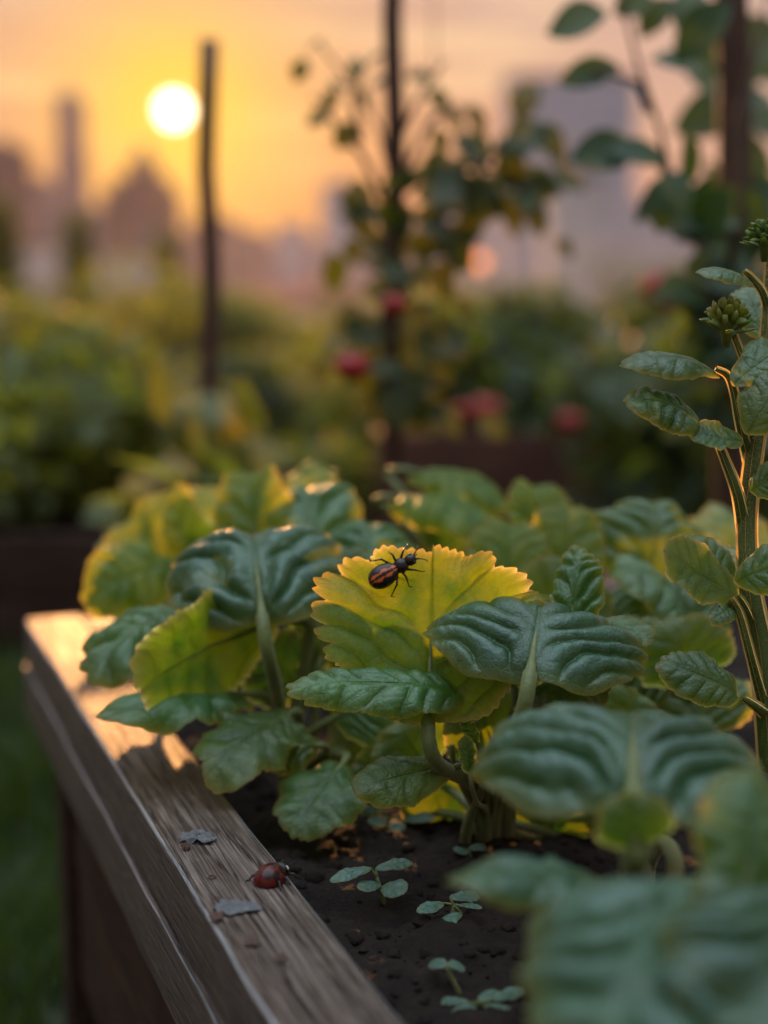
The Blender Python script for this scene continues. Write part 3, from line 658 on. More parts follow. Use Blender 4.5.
Fp = plant(610, 725, None, 'leafy_plant', 'dark green plant behind the tall flowering stem, orange light on its leaf edges', 'leafy plant', None, LG)
add_leaf(Fp, P(562, 590, .84), P(566, 500, .86), pxm(76, .85), cv(.1, .2, 1), M_YEL, crown(Fp), (.003, .0025), **loc(dict(bend=0.80, q=2.0, cup=.3, seed=81, pucker=.1)))
add_leaf(Fp, P(640, 600, .86), P(655, 498, .88), pxm(138, .87), cv(.15, .45, 1), M_TEAL, crown(Fp), (.003, .0025), **loc(dict(bend=1.80, q=2.0, cup=-.5, seed=82, pucker=0.270)))
add_leaf(Fp, P(690, 620, .82), P(612, 572, .79), pxm(110, .80), cv(-.2, 1, .5), M_TEAL, crown(Fp), (.003, .0025), upk=.7, **loc(dict(bend=1.40, q=2.0, cup=-.6, seed=83, pucker=.15)))
add_leaf(Fp, P(650, 650, .79), P(720, 600, .80), pxm(110, .79), cv(.1, .5, 1), M_OLIVE, crown(Fp), (.003, .0025), **loc(dict(bend=1.20, q=2.0, cup=-.3, seed=84)))
add_leaf(Fp, P(620, 640, .80), P(600, 590, .82), pxm(100, .81), cv(0, .3, 1), M_OLIVE, crown(Fp), (.003, .0025), **loc(dict(bend=1.00, q=2.0, cup=.2, seed=85)))
add_leaf(Fp, P(640, 730, .76), P(600, 660, .77), pxm(110, .76), cv(0, .3, 1), M_OLIVE, crown(Fp), (.003, .0025), **loc(dict(bend=1.00, q=2.0, cup=.2, seed=86)))
add_leaf(Fp, P(700, 740, .76), P(690, 670, .78), pxm(120, .76), cv(0, .3, 1), M_OLIVE, crown(Fp), (.003, .0025), **loc(dict(bend=1.00, q=2.0, cup=.2, seed=87)))
add_leaf(Fp, P(720, 600, .90), P(735, 505, .92), pxm(110, .9), cv(.1, .4, 1), M_TEAL, crown(Fp), (.003, .0025), **loc(dict(bend=1.20, q=2.0, cup=-.3, seed=88, pucker=.15)))

# low inner leaves that close the mound
add_leaf(A, P(468, 705, 0.71), P(452, 640, 0.7), pxm(100, 0.7), cv(-0.06, .45, 1), M_OLIVE, crown(A), (.003, .002), **loc(dict(bend=1.20, q=2.0, cup=.25, seed=110, pucker=.12, nr=30, nt=150)))
add_leaf(A, P(500, 760, 0.71), P(470, 690, 0.7), pxm(90, 0.7), cv(-0.12, .45, 1), M_OLIVE, crown(A), (.003, .002), **loc(dict(bend=1.20, q=2.0, cup=.25, seed=111, pucker=.12, nr=30, nt=150)))
add_leaf(A, P(520, 770, 0.72), P(560, 700, 0.71), pxm(100, 0.71), cv(0.16, .45, 1), M_OLIVE, crown(A), (.003, .002), **loc(dict(bend=1.20, q=2.0, cup=.25, seed=112, pucker=.12, nr=30, nt=150)))
add_leaf(Fp, P(560, 790, 0.73), P(600, 720, 0.72), pxm(110, 0.72), cv(0.16, .45, 1), M_OLIVE, crown(Fp), (.003, .002), **loc(dict(bend=1.20, q=2.0, cup=.25, seed=113, pucker=.12, nr=30, nt=150)))
add_leaf(Fp, P(600, 760, 0.73), P(640, 690, 0.72), pxm(110, 0.72), cv(0.16, .45, 1), M_OLIVE, crown(Fp), (.003, .002), **loc(dict(bend=1.20, q=2.0, cup=.25, seed=114, pucker=.12, nr=30, nt=150)))
add_leaf(A, P(430, 770, 0.75), P(395, 720, 0.74), pxm(90, 0.74), cv(-0.14, .45, 1), M_OLIVE, crown(A), (.003, .002), **loc(dict(bend=1.20, q=2.0, cup=.25, seed=115, pucker=.12, nr=30, nt=150)))
add_leaf(Bp, P(400, 760, 0.78), P(345, 700, 0.77), pxm(100, 0.77), cv(-0.22, .45, 1), M_OLIVE, crown(Bp), (.003, .002), **loc(dict(bend=1.20, q=2.0, cup=.25, seed=116, pucker=.12, nr=30, nt=150)))
add_leaf(Bp, P(370, 700, 0.81), P(330, 630, 0.8), pxm(100, 0.8), cv(-0.16, .45, 1), M_OLIVE, crown(Bp), (.003, .002), **loc(dict(bend=1.20, q=2.0, cup=.25, seed=117, pucker=.12, nr=30, nt=150)))
add_leaf(Bp, P(300, 640, 0.83), P(330, 575, 0.82), pxm(100, 0.82), cv(0.12, .45, 1), M_OLIVE, crown(Bp), (.003, .002), **loc(dict(bend=1.20, q=2.0, cup=.25, seed=118, pucker=.12, nr=30, nt=150)))
add_leaf(Fp, P(580, 700, 0.77), P(545, 620, 0.76), pxm(110, 0.76), cv(-0.14, .45, 1), M_OLIVE, crown(Fp), (.003, .002), **loc(dict(bend=1.20, q=2.0, cup=.25, seed=119, pucker=.12, nr=30, nt=150)))
add_leaf(Fp, P(640, 700, 0.78), P(610, 620, 0.77), pxm(110, 0.77), cv(-0.12, .45, 1), M_OLIVE, crown(Fp), (.003, .002), **loc(dict(bend=1.20, q=2.0, cup=.25, seed=120, pucker=.12, nr=30, nt=150)))
add_leaf(Fp, P(690, 690, 0.76), P(670, 615, 0.75), pxm(100, 0.75), cv(-0.08, .45, 1), M_OLIVE, crown(Fp), (.003, .002), **loc(dict(bend=1.20, q=2.0, cup=.25, seed=121, pucker=.12, nr=30, nt=150)))
add_leaf(A, P(450, 640, 0.81), P(400, 575, 0.8), pxm(110, 0.8), cv(-0.20, .45, 1), M_OLIVE, crown(A), (.003, .002), **loc(dict(bend=1.20, q=2.0, cup=.25, seed=122, pucker=.12, nr=30, nt=150)))
add_leaf(A, P(540, 640, 0.81), P(580, 560, 0.8), pxm(100, 0.8), cv(0.16, .45, 1), M_OLIVE, crown(A), (.003, .002), **loc(dict(bend=1.20, q=2.0, cup=.25, seed=123, pucker=.12, nr=30, nt=150)))
add_leaf(A, P(450, 830, .76), P(425, 770, .745), pxm(80, .75), cv(-0.2, .5, 1), M_OLIVE, crown(A), (.0026, .002), **loc(dict(bend=.6, cup=.2, seed=130, pucker=.12, nr=30, nt=150)))  # this and the next four low leaves added to block sun on soil
add_leaf(A, P(500, 830, .76), P(520, 765, .745), pxm(90, .75), cv(0.2, .5, 1), M_OLIVE, crown(A), (.0026, .002), **loc(dict(bend=.6, cup=.2, seed=131, pucker=.12, nr=30, nt=150)))
add_leaf(A, P(545, 835, .76), P(575, 775, .745), pxm(90, .75), cv(0.2, .5, 1), M_OLIVE, crown(A), (.0026, .002), **loc(dict(bend=.6, cup=.2, seed=132, pucker=.12, nr=30, nt=150)))
add_leaf(A, P(400, 800, .76), P(372, 745, .745), pxm(80, .75), cv(-0.2, .5, 1), M_OLIVE, crown(A), (.0026, .002), **loc(dict(bend=.6, cup=.2, seed=133, pucker=.12, nr=30, nt=150)))
add_leaf(A, P(590, 830, .76), P(640, 770, .745), pxm(90, .75), cv(0.2, .5, 1), M_OLIVE, crown(A), (.0026, .002), **loc(dict(bend=.6, cup=.2, seed=134, pucker=.12, nr=30, nt=150)))
# foreground plants, out of focus
Hp = plant(640, 935, None, 'leafy_plant', 'blurred parasol-shaped blue green plant close to the camera', 'leafy plant', None, LG)
add_leaf(Hp, P(634, 806, .480), P(624, 712, .55), pxm(340, .51), cv(0, .95, .8), M_NEAR, crown(Hp), (.0062, .0058), upk=.6, **dict(FAN, bend=1.1, cup=-.62, cup1=-.35, seed=91, pucker=.32, nr=64, nt=320, tamp=.006))
add_leaf(Hp, P(634, 850, .470), P(628, 792, .466), pxm(80, .466), cv(0, .45, 1), M_OLIVE, crown(Hp), (.0055, .0045), **loc(dict(bend=.9, cup=.4, seed=92, pucker=.05, tamp=.01)))
add_leaf(Hp, P(625, 888, .48), P(446, 878, .445), pxm(92, .46), cv(-.05, 1, .32), M_NEAR, crown(Hp), (.004, .003), upk=.5, **loc(dict(bend=.5, cup=-.35, seed=93, pucker=.12, tamp=.01)))
Ip = plant(760, 1110, None, 'leafy_plant', 'nearest blurred plant filling the lower right corner, one yellow green leaf upright', 'leafy plant', None, LG)
add_leaf(Ip, P(720, 880, .43), P(590, 1060, .365), pxm(300, .40), cv(-.25, 1, .7), M_NEAR, crown(Ip), (.005, .004), upk=.6, **loc(dict(bend=.8, cup=-.6, seed=94, pucker=0.297, nlat=4, tamp=.01, lobe=.08)))
add_leaf(Ip, P(735, 925, .42), P(752, 765, .44), pxm(120, .43), cv(.2, .45, 1), M_OLIVE, crown(Ip), (.005, .004), **loc(dict(bend=1.2, cup=-.4, seed=95, pucker=.10, tamp=.02)))
add_leaf(Ip, P(800, 880, .42), P(745, 1060, .36), pxm(240, .39), cv(.2, 1, .7), M_NEAR, crown(Ip), (.005, .004), upk=.6, **loc(dict(bend=.8, cup=-.5, seed=96, pucker=0.270, nlat=4, tamp=.01)))
add_leaf(Ip, P(680, 890, .45), P(545, 985, .41), pxm(170, .43), cv(-.3, 1, .6), M_NEAR, crown(Ip), (.005, .004), upk=.6, **loc(dict(bend=.8, cup=-.5, seed=97, pucker=0.270, nlat=4, tamp=.01)))

# ------------------------------------------------------------------ beetle on the golden leaf
def nearest_on(V, px, py):
    rel = V - np.array(CAM)[None]; dpt = rel @ np.array(FW)
    u = 384 + rel @ np.array(RT) / dpt * FPX; v = 512 - rel @ np.array(UP) / dpt * FPX
    i = int(np.argmin((u - px)**2 + (v - py)**2)); return Vector(V[i])
p_a, p_h, p_s = nearest_on(HV, 384, 577), nearest_on(HV, 412, 560), nearest_on(HV, 392, 605)
ax_ = (p_h - p_a).normalized(); nn = ax_.cross(p_s - p_a).normalized()
if nn.dot(CAM - p_a) < 0: nn = -nn
sd = nn.cross(ax_)
BM = Matrix((ax_, sd, nn)).transposed()               # local x forward, y side, z off the leaf
BS = pxm(1, .66)                                     # metres per photo pixel here
o0 = p_a + ax_ * 12 * BS
bt = empty('beetle', o0, 'black and orange banded beetle clinging to the golden leaf near its upper edge', 'beetle')
M_BEET = bug_mat('beetle_banded', [(0.0, (.012, .008, .008)), (.42, (.02, .010, .008)), (.58, (.30, .045, .012)), (1.0, (.46, .11, .02))], .22, .5)
def L2(x, y, z): return BM @ Vector((x * BS, y * BS, z * BS))
mb = MB()
def ab_tone(l):
    e = math.atan2(l.y, l.z + .15); q = math.cos(e * 4.2) + .35 * math.sin(l.x * 9 + 3 * e) ; side = abs(e)
    if side > 1.5: return .9
    if abs(e) < .10: return .0
    return .62 + .3 * min(1, (q - .1) * 1.5) if q > .1 and l.x > -.85 else (.8 if l.x < -.9 else .05)
mb.ell(L2(-12, 0, 9.5), (17 * BS, 12 * BS, 9.5 * BS), BM, 40, 28, af=ab_tone, fn=lambda l: Vector((l.x, l.y * (1 - .12 * l.x), l.z * (1 - .1 * l.x))))
mb.ell(L2(8, 0, 9), (8 * BS, 8.0 * BS, 6.5 * BS), BM, 24, 16, af=lambda l: .1)
mb.ell(L2(19, 0, 9.5), (6.5 * BS, 6.0 * BS, 5.5 * BS), BM, 24, 16, af=lambda l: .55 if (l.x > .2 and abs(l.y) > .75) else .05)
mb.ell(L2(13.8, 0, 9.2), (3 * BS, 4.0 * BS, 3.6 * BS), BM, 16, 10, a=.05)
mb.ell(L2(2, 0, 9.2), (4 * BS, 5.0 * BS, 4.4 * BS), BM, 16, 10, a=.05)
for sg in (1, -1):
    mb.ell(L2(21, sg * 4.2, 11.5), (2.2 * BS, 2.0 * BS, 2.2 * BS), BM, 12, 8, a=.2)
    for (x0, xk, yk, zk, xf, yf) in ((10, 17, 11, 12, 24, 15), (6, 6, 13, 13, 5, 22), (1, -6, 15, 13, -16, 21)):
        mb.tube([L2(x0, sg * 5, 6), L2(xk, sg * yk, zk), L2((xk + xf) / 2, sg * (yk + yf) / 2, zk * .5), L2(xf, sg * yf, 1.0), L2(xf + 3, sg * (yf + 1.5), .6)], [1.5 * BS, 1.1 * BS, .75 * BS, .55 * BS, .4 * BS], 7, .05)
    mb.tube([L2(24, sg * 2.2, 10), L2(29, sg * 5, 12.5), L2(33, sg * 8, 8), L2(34, sg * 10, 3)], [.75 * BS, .65 * BS, .55 * BS, .4 * BS], 6, .05)
    mb.tube([L2(25, sg * 1.6, 7.5), L2(28, sg * 2.4, 5), L2(28.5, sg * 1.5, 2.5)], [.8 * BS, .7 * BS, .3 * BS], 6, .1)
mb.build('body', M_BEET, bt)

# ------------------------------------------------------------------ tall flowering stem at the right
Tp = empty('flowering_stem', G(768, 760, SOILZ), 'tall leafy stem with small flower buds rising along the right edge', 'tall plant')
TL = Vector(Tp.location); TD = .655
FUZ = np.random.default_rng(3)
def fuzzy(mb, pts, rad, n, ln=.0017):
    pts = [Vector(p) for p in pts]
    for _ in range(n):
        t = FUZ.uniform(0, len(pts) - 1.001); i = int(t); p = pts[i].lerp(pts[i + 1], t - i); r = rad[i] * (1 - (t - i)) + rad[i + 1] * (t - i)
        tg = (pts[i + 1] - pts[i]).normalized(); a = tg.orthogonal().normalized(); b = tg.cross(a); q = FUZ.uniform(0, 2 * PI)
        d = a * math.cos(q) + b * math.sin(q); sv = tg.cross(d) * (.00006); l = ln * FUZ.uniform(.4, 1.1)
        e = p + d * (r + l) + tg * FUZ.uniform(-.3, .5) * l
        mb.add([p + d * r * .97 + sv, p + d * r * .97 - sv, e], [(0, 1, 2)], .9)
def tstem(pix, rad, name='stem', parent=Tp, n=0, seg=14):
    pts = [P(q[0], q[1], q[2] - .012 + (.006 if (i_ == 0 and name != 'stem') else 0)) for i_, q in enumerate(pix)]
    fine = []
    for i in range(len(pts) - 1):
        p0 = pts[max(i - 1, 0)]; p1 = pts[i]; p2 = pts[i + 1]; p3 = pts[min(i + 2, len(pts) - 1)]
        for j in range(6):
            t = j / 6; fine.append(.5 * ((2 * p1) + (p2 - p0) * t + (2 * p0 - 5 * p1 + 4 * p2 - p3) * t * t + (3 * p1 - p0 - 3 * p2 + p3) * t**3))
    fine.append(pts[-1]); rr = list(np.interp(np.linspace(0, 1, len(fine)), np.linspace(0, 1, len(rad)), rad))
    mb = MB(); mb.tube([p - TL for p in fine], rr, seg)
    for k in range(6):                                     # thin pale ribs running along the stem
        A_ = []; ref = None
        for i, p in enumerate(fine):
            t = (fine[min(i + 1, len(fine) - 1)] - fine[max(i - 1, 0)]).normalized()
            ref = t.orthogonal().normalized() if ref is None else (ref - t * ref.dot(t)).normalized()
            d = ref * math.cos(k * PI / 3 + .4) + t.cross(ref) * math.sin(k * PI / 3 + .4)
            A_ += [p - TL + d * rr[i] * .96, p - TL + d * (rr[i] * 1.14 + .00035)]
        mb.add(A_, [(2 * i, 2 * i + 1, 2 * i + 3, 2 * i + 2) for i in range(len(fine) - 1)], .9)
    if n: fuzzy(mb, [p - TL for p in fine], rr, n)
    return mb.build(name, M_TSTEM, parent)
tstem([(772, 770, .665), (768, 715, .665), (762, 650, .665), (751, 590, .665), (747, 530, .667), (752, 470, .668), (762, 400, .67), (768, 330, .672), (772, 260, .675)],
      [.0060, .0058, .0054, .0048, .0044, .0041, .0038, .0033, .0026], n=15000)
tstem([(745, 535, .665), (738, 495, .662), (726, 462, .66), (716, 440, .66), (702, 428, .658)], [.0036, .0026, .0020, .0016, .0011], 'side_stem', n=900)
tstem([(752, 470, .668), (741, 425, .665), (735, 395, .663), (728, 376, .662), (716, 369, .660)], [.0032, .0023, .0019, .0015, .0010], 'side_stem', n=900)
tstem([(764, 420, .668), (751, 385, .667), (743, 358, .667), (734, 335, .667)], [.0024, .0018, .0015, .0014], 'side_stem', n=1500)
tstem([(772, 330, .672), (764, 295, .67), (752, 278, .668), (744, 271, .667)], [.0024, .0018, .0014, .0010], 'side_stem', n=700)
tstem([(756, 640, .663), (746, 610, .66), (738, 596, .658)], [.003, .002, .0013], 'side_stem', n=200)
tstem([(766, 712, .660), (752, 660, .655), (740, 615, .652), (731, 598, .652)], [.0030, .0020, .0017, .0012], 'side_stem', n=1800)
tstem([(768, 716, .660), (756, 706, .655), (744, 698, .652)], [.003, .002, .0013], 'side_stem', n=150)
def tleaf(b, t, w, n, mat=M_TALL, **kw):
    k = dict(CR, c=.5, nr=44, nt=220, tamp=.02, teeth=24, pucker=.08, nlat=6, taper=.3, cup=-.3, bend=.6, ruffle=.03); k.update(kw)
    b = (b[0], b[1], b[2] - .012); t = (t[0], t[1], t[2] - .008)
    return add_leaf(Tp, P(*b), P(*t), pxm(w, TD), n, mat, None, **k)
tleaf((722, 372, .660), (620, 361, .640), 62, cv(-.05, 1, .42), seed=201, cup=-.5, bend=.75, pucker=.08, ruffle=.015)
tleaf((706, 432, .660), (627, 396, .640), 62, cv(-.25, 1, .85), seed=202, cup=-.7, bend=1.1, pucker=0.270, nlat=6, curl=.05)
tleaf((744, 440, .655), (690, 430, .650), 34, cv(-.2, .8, .8), seed=203, cup=.6, bend=-.4)
tleaf((756, 285, .668), (697, 270, .650), 44, cv(-.1, 1, .42), seed=204, cup=-.5, bend=.8, pucker=.07, ruffle=.015)
tleaf((764, 340, .690), (745, 284, .70), 52, cv(.1, .2, 1), M_TEAL, seed=205, cup=.2, bend=.3)
tleaf((733, 384, .650), (790, 345, .66), 46, cv(.1, .75, .8), seed=206, cup=.3, bend=.7)
tleaf((745, 436, .645), (790, 372, .64), 62, cv(-.4, .4, 1), seed=207, cup=-.3, bend=.6)
tleaf((742, 598, .655), (666, 548, .632), 56, cv(.25, .6, 1), M_OLIVE, seed=208, cup=.5, bend=-.35, pucker=.06, tamp=.05)
tleaf((738, 592, .665), (684, 536, .668), 60, cv(.0, .9, .7), M_TEAL, seed=209, cup=-.5, bend=1.0, pucker=.14)
tleaf((720, 600, .675), (726, 540, .69), 50, cv(-.1, .3, 1), M_TEAL, seed=210, cup=.3, bend=.4)
tleaf((745, 698, .652), (659, 662, .640), 58, cv(-.1, .75, 1), seed=211, cup=-.35, bend=.8, pucker=.14, nlat=7)
tleaf((748, 492, .655), (795, 470, .64), 44, cv(-.1, .5, 1), seed=212, cup=-.4, bend=.7, pucker=0.270)
tleaf((733, 582, .648), (800, 560, .63), 54, cv(0, .6, 1), M_TEAL, seed=213, cup=-.3, bend=.7, pucker=.16)
tleaf((740, 600, .66), (712, 622, .64), 26, cv(-.1, .7, 1), M_TEAL, seed=214)
tleaf((760, 770, .66), (716, 745, .64), 60, cv(-.1, .8, .6), M_YEL, seed=215, cup=-.3)
# buds: clusters of little ribbed lobes
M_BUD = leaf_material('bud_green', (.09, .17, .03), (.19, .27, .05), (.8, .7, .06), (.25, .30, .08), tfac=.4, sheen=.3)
def bud_cluster(px, py, r, seed, d=.652):
    c = P(px, py, d); R = pxm(r, d); rs = np.random.default_rng(seed); V0 = []; F0 = []; mbv = MB()
    for i in range(34):
        z_ = 1 - (i + .5) / 34 * 1.15; a = i * 2.39996; rr_ = math.sqrt(max(0, 1 - z_ * z_))
        dr = Vector((math.cos(a) * rr_, math.sin(a) * rr_, z_ * 1.15 + .25)).normalized()
        ctr = c + Vector((dr.x * R * .62, dr.y * R * .62, dr.z * R * .70 - R * .1)) * (1 + rs.uniform(-.08, .12))
        q = dr.to_track_quat('Z', 'Y').to_matrix()
        q = q @ Matrix.Rotation(rs.uniform(0, 6.28), 3, 'Z')
        mbv.ell(ctr - TL, (R * .17, R * .075, R * .30), q, 14, 10, fn=lambda l: Vector((l.x * (1 + .18 * math.cos(l.z * 7)), l.y + .9 * l.z * l.z - .3, l.z)))
    mbv.tube([c - TL + Vector((0, 0, -R * .9)), c - TL, c - TL + Vector((0, 0, R * .4))], [R * .12, R * .3, R * .2], 10)
    for i in range(7):
        a = i / 7 * 2 * PI + rs.uniform(-.2, .2)
        dr = Vector((math.cos(a), math.sin(a), rs.uniform(.1, .6))).normalized(); q = dr.to_track_quat('Z', 'Y').to_matrix()
        mbv.ell(c + dr * R * .75 - TL - Vector((0, 0, R * .45)), (R * .15, R * .06, R * .40), q, 12, 8)
    n0 = len(mbv.V)
    ob = mesh_obj('bud_cluster', mbv.V, mbv.F, M_BUD, Tp, {'lpos': np.array(mbv.V), 'vein': np.zeros(n0), 'edge': np.full(n0, .5)})
    return ob
bud_cluster(727, 322, 28, 5); bud_cluster(765, 240, 24, 6, .655)
# ------------------------------------------------------------------ ground, lawn, path
mg = NT('meadow_ground'); tc = mg.n('ShaderNodeTexCoord').outputs['Object']
c = mg.ramp(mg.noise(tc, 1.3, 6, .65), [(.3, (.018, .024, .010)), (.55, (.035, .045, .016)), (.75, (.065, .055, .03))])
pr = mg.n('ShaderNodeBsdfPrincipled'); mg.l(c, pr.inputs['Base Color']); pr.inputs['Roughness'].default_value = .95
mg.l(pr.outputs[0], mg.out.inputs[0])
Sg = 3000
tag(mesh_obj('ground', [(-Sg, -60, 0), (Sg, -60, 0), (Sg, Sg, 0), (-Sg, Sg, 0)], [(0, 1, 2, 3)], mg.m, smooth=False), 'dark garden ground', None, None, 'structure')
M_GRASS = simple_leaf('grass_blades', (.012, .042, .009), (.036, .075, .014), (.14, .20, .02), .35)
def grass(name, label, n, x0, x1, y0, y1, h0, h1, seed, skip=None):
    rs = np.random.default_rng(seed); x = rs.uniform(x0, x1, n); y = rs.uniform(y0, y1, n)
    d = (x - A1.x) * W2.x + (y - A1.y) * W2.y; e = (x - A1.x) * U2.x + (y - A1.y) * U2.y
    keep = ~((d > .0) & (d < BEDW + .1) & (e < .0) & (e > -BEDL - .1)); x, y = x[keep], y[keep]; n = len(x)
    h = rs.uniform(h0, h1, n) * (.6 + .5 * (vnoise(x * 5, y * 5, 3) + 1)); a = rs.uniform(0, 2 * PI, n); w = rs.uniform(.0016, .0034, n); ln = rs.uniform(.15, .75, n) * h; b = rs.uniform(0, 2 * PI, n)
    dx, dy = np.cos(a) * w, np.sin(a) * w; lx, ly = np.cos(b) * ln, np.sin(b) * ln; z = np.zeros(n)
    V = np.stack([np.stack([x - dx, y - dy, z], 1), np.stack([x + dx, y + dy, z], 1), np.stack([x + lx * .3 + dx * .7, y + ly * .3 + dy * .7, h * .6], 1), np.stack([x + lx * .3 - dx * .7, y + ly * .3 - dy * .7, h * .6], 1), np.stack([x + lx, y + ly, h * .95], 1), np.stack([x + lx * 1.02, y + ly * 1.02, h * .95], 1)], 1).reshape(-1, 3)
    i = np.arange(n)[:, None] * 6
    F = np.concatenate([i + np.array([[0, 1, 2, 3]]), i + np.array([[3, 2, 5, 4]])])
    tag(mesh_obj(name, V, F, M_GRASS), label, None, None, 'stuff')
grass('grass', 'dark green grass beside and below the front bed', 60000, -1.5, .9, .5, 3.2, .03, .075, 4)
grass('grass', 'grass of the garden beyond the beds', 50000, -3.5, 4.5, 3.2, 9, .05, .13, 6)
mp_ = NT('terracotta_path'); tc = mp_.n('ShaderNodeTexCoord').outputs['Object']
br = mp_.n('ShaderNodeTexBrick'); mp_.l(tc, br.inputs['Vector']); br.inputs['Scale'].default_value = 4; br.inputs['Color1'].default_value = (.26, .095, .06, 1); br.inputs['Color2'].default_value = (.18, .07, .05, 1); br.inputs['Mortar'].default_value = (.10, .08, .07, 1); br.inputs['Mortar Size'].default_value = .02
pr = mp_.n('ShaderNodeBsdfPrincipled'); mp_.l(br.outputs[0], pr.inputs['Base Color']); pr.inputs['Roughness'].default_value = .7; mp_.l(pr.outputs[0], mp_.out.inputs[0])
tag(mesh_obj('path', [(-1.15, 2.0, .004), (-.35, 2.0, .004), (-.25, 7.5, .004), (-1.3, 7.5, .004)], [(0, 1, 2, 3)], mp_.m, smooth=False), 'reddish brick garden path between the beds', None, None, 'structure')

# ------------------------------------------------------------------ foliage masses
def leaf_cloud(n, centre, radii, size, seed, lobes=7, aspect=.55, shell=.55, droop=.3, flat=0.0):
    rs = np.random.default_rng(seed)
    lc = rs.normal(0, 1, (lobes, 3)); lc /= np.linalg.norm(lc, axis=1)[:, None]; lc *= rs.uniform(.2, .75, (lobes, 1)); lr = rs.uniform(.32, .6, lobes)
    k = rs.integers(0, lobes, n); d = rs.normal(0, 1, (n, 3)); d /= np.linalg.norm(d, axis=1)[:, None]
    q = lc[k] + d * (lr[k] * (shell + (1 - shell) * rs.random(n)))[:, None]
    p = np.array(centre)[None] + q * np.array(radii)[None]
    s = size * rs.uniform(.55, 1.25, n)
    nrm = d * .7 + rs.normal(0, .6, (n, 3)) + np.array([0, 0, .5 + flat]); nrm /= np.linalg.norm(nrm, axis=1)[:, None]
    t = rs.normal(0, 1, (n, 3)) + d * .8; t[:, 2] -= droop; t -= nrm * np.sum(t * nrm, 1)[:, None]; t /= np.linalg.norm(t, axis=1)[:, None]
    b = np.cross(nrm, t); s = s[:, None]; w = s * aspect * .5
    V = np.stack([p, p + t * s * .3 + b * w * .9, p + t * s * .65 + b * w * .8 - nrm * s * .06, p + t * s - nrm * s * .2, p + t * s * .65 - b * w * .8 - nrm * s * .06, p + t * s * .3 - b * w * .9, p + t * s * .35 + nrm * s * -.05, p + t * s * .68 - nrm * s * .12], 1).reshape(-1, 3)
    i = np.arange(n)[:, None] * 8
    F = np.concatenate([i + np.array([[0, 1, 6, 6]]), i + np.array([[1, 2, 7, 6]]), i + np.array([[2, 3, 7, 7]]), i + np.array([[3, 4, 7, 7]]), i + np.array([[4, 5, 6, 7]]), i + np.array([[5, 0, 6, 6]])])
    F = [tuple(dict.fromkeys(f)) for f in F.tolist()]
    return V, F
MG_DARK = simple_leaf('bush_dark', (.018, .044, .012), (.044, .078, .018), (.22, .25, .025), .42)
MG_MID = simple_leaf('bush_mid', (.044, .084, .018), (.100, .120, .024), (.44, .42, .03), .46)
MG_GOLD = simple_leaf('bush_gold', (.060, .085, .018), (.17, .15, .022), (.55, .40, .03), .5)
MG_VINE = simple_leaf('vine_leaf', (.016, .052, .018), (.026, .064, .019), (.08, .15, .012), .30)
MG_LEMON = simple_leaf('lemon_leaf', (.10, .13, .02), (.24, .22, .03), (.75, .60, .03), .5)
MG_CLIMB = simple_leaf('climber_leaf', (.016, .038, .011), (.040, .064, .016), (.19, .20, .016), .34)
M_BARK = plain('bark', (.05, .032, .02), .85, .4, 30, .6, .01)
M_RED = plain('ripe_red', (.28, .010, .010), .5, .25, 12, .05)
def bush(px, py, Y, h, wx, wy, n, size, mat, label, seed, cat='bush', name='garden_bush', grp='bushes in the garden behind', z0=0.0, stems=5, **kw):
    c0 = PY(px, py, Y); c0.z = z0
    t = empty(name, c0, label, cat, grp)
    V, F = leaf_cloud(n, (0, 0, h * .55), (wx * .62, wy * .62, h * .55), size, seed, **kw)
    V[:, 2] = np.maximum(V[:, 2], .01)
    mesh_obj('foliage', V, F, mat, t)
    rs = random.Random(seed); mb = MB()
    for i in range(stems):
        e = Vector((rs.uniform(-.35, .35) * wx, rs.uniform(-.35, .35) * wy, h * rs.uniform(.5, .85)))
        mb.tube(bez(Vector((e.x * .1, e.y * .1, -.01)), Vector((e.x * .2, e.y * .2, h * .3)), e * .8, e, 6), [.012 * h * (1.3 - i_ * .15) for i_ in range(7)], 6)
    mb.build('stems', M_BARK, t)
    return t
# far left bed and what grows in it
def back_bed(px, py, Y, L, D, top, label, rz=0.0, wood=None):
    M_WOODD = wood or globals()['M_WOODD']
    p = PY(px, py, Y); t = empty('raised_bed', (p.x, p.y, 0), label, 'raised bed', None, rz)
    board('side_board', t, (0, 0, top), L, .035, top * .48, M_WOODD, rz=-PI / 2, seed=50)
    board('side_board', t, (0, 0, top * .5), L, .035, top * .48, M_WOODD, rz=-PI / 2, seed=51)
    board('side_board', t, (0, D, top - .004), L, .035, top * .97, M_WOODD, rz=-PI / 2, seed=52)
    board('end_board', t, (L + .001, -.034, top - .002), D + .034, .035, top * .97, M_WOODD, seed=53)
    board('end_board', t, (-.036, -.034, top - .002), D + .034, .035, top * .97, M_WOODD, seed=54)
    mb = MB(); mb.box((L / 2, D / 2, top - .06), (L - .08, D - .08, .03)); mb.build('bed_soil', M_SOIL, t, False)
    return t
bl = back_bed(-330, 640, 2.35, 1.05, .9, .215, 'dark wooden raised bed at the far left, behind the front bed')
br_ = back_bed(392, 560, 3.1, 1.9, .8, .315, 'dark wooden raised bed behind the middle plants, red fruit above it', wood=M_WOODR)
B2 = 'green plants in the far left bed'
bush(-60, 520, 2.55, .30, .55, .45, 900, .065, MG_MID, 'leafy green bush at the left edge in the far bed', 11, grp=B2, z0=.17)
bush(40, 520, 2.6, .34, .45, .45, 1000, .060, MG_MID, 'dark green bush in the far left bed, next to the picture edge', 12, grp=B2, z0=.17)
bush(70, 520, 2.95, .42, .50, .4, 1000, .065, MG_MID, 'taller yellowish green bush at the back of the far left bed', 13, grp=B2, z0=.17)
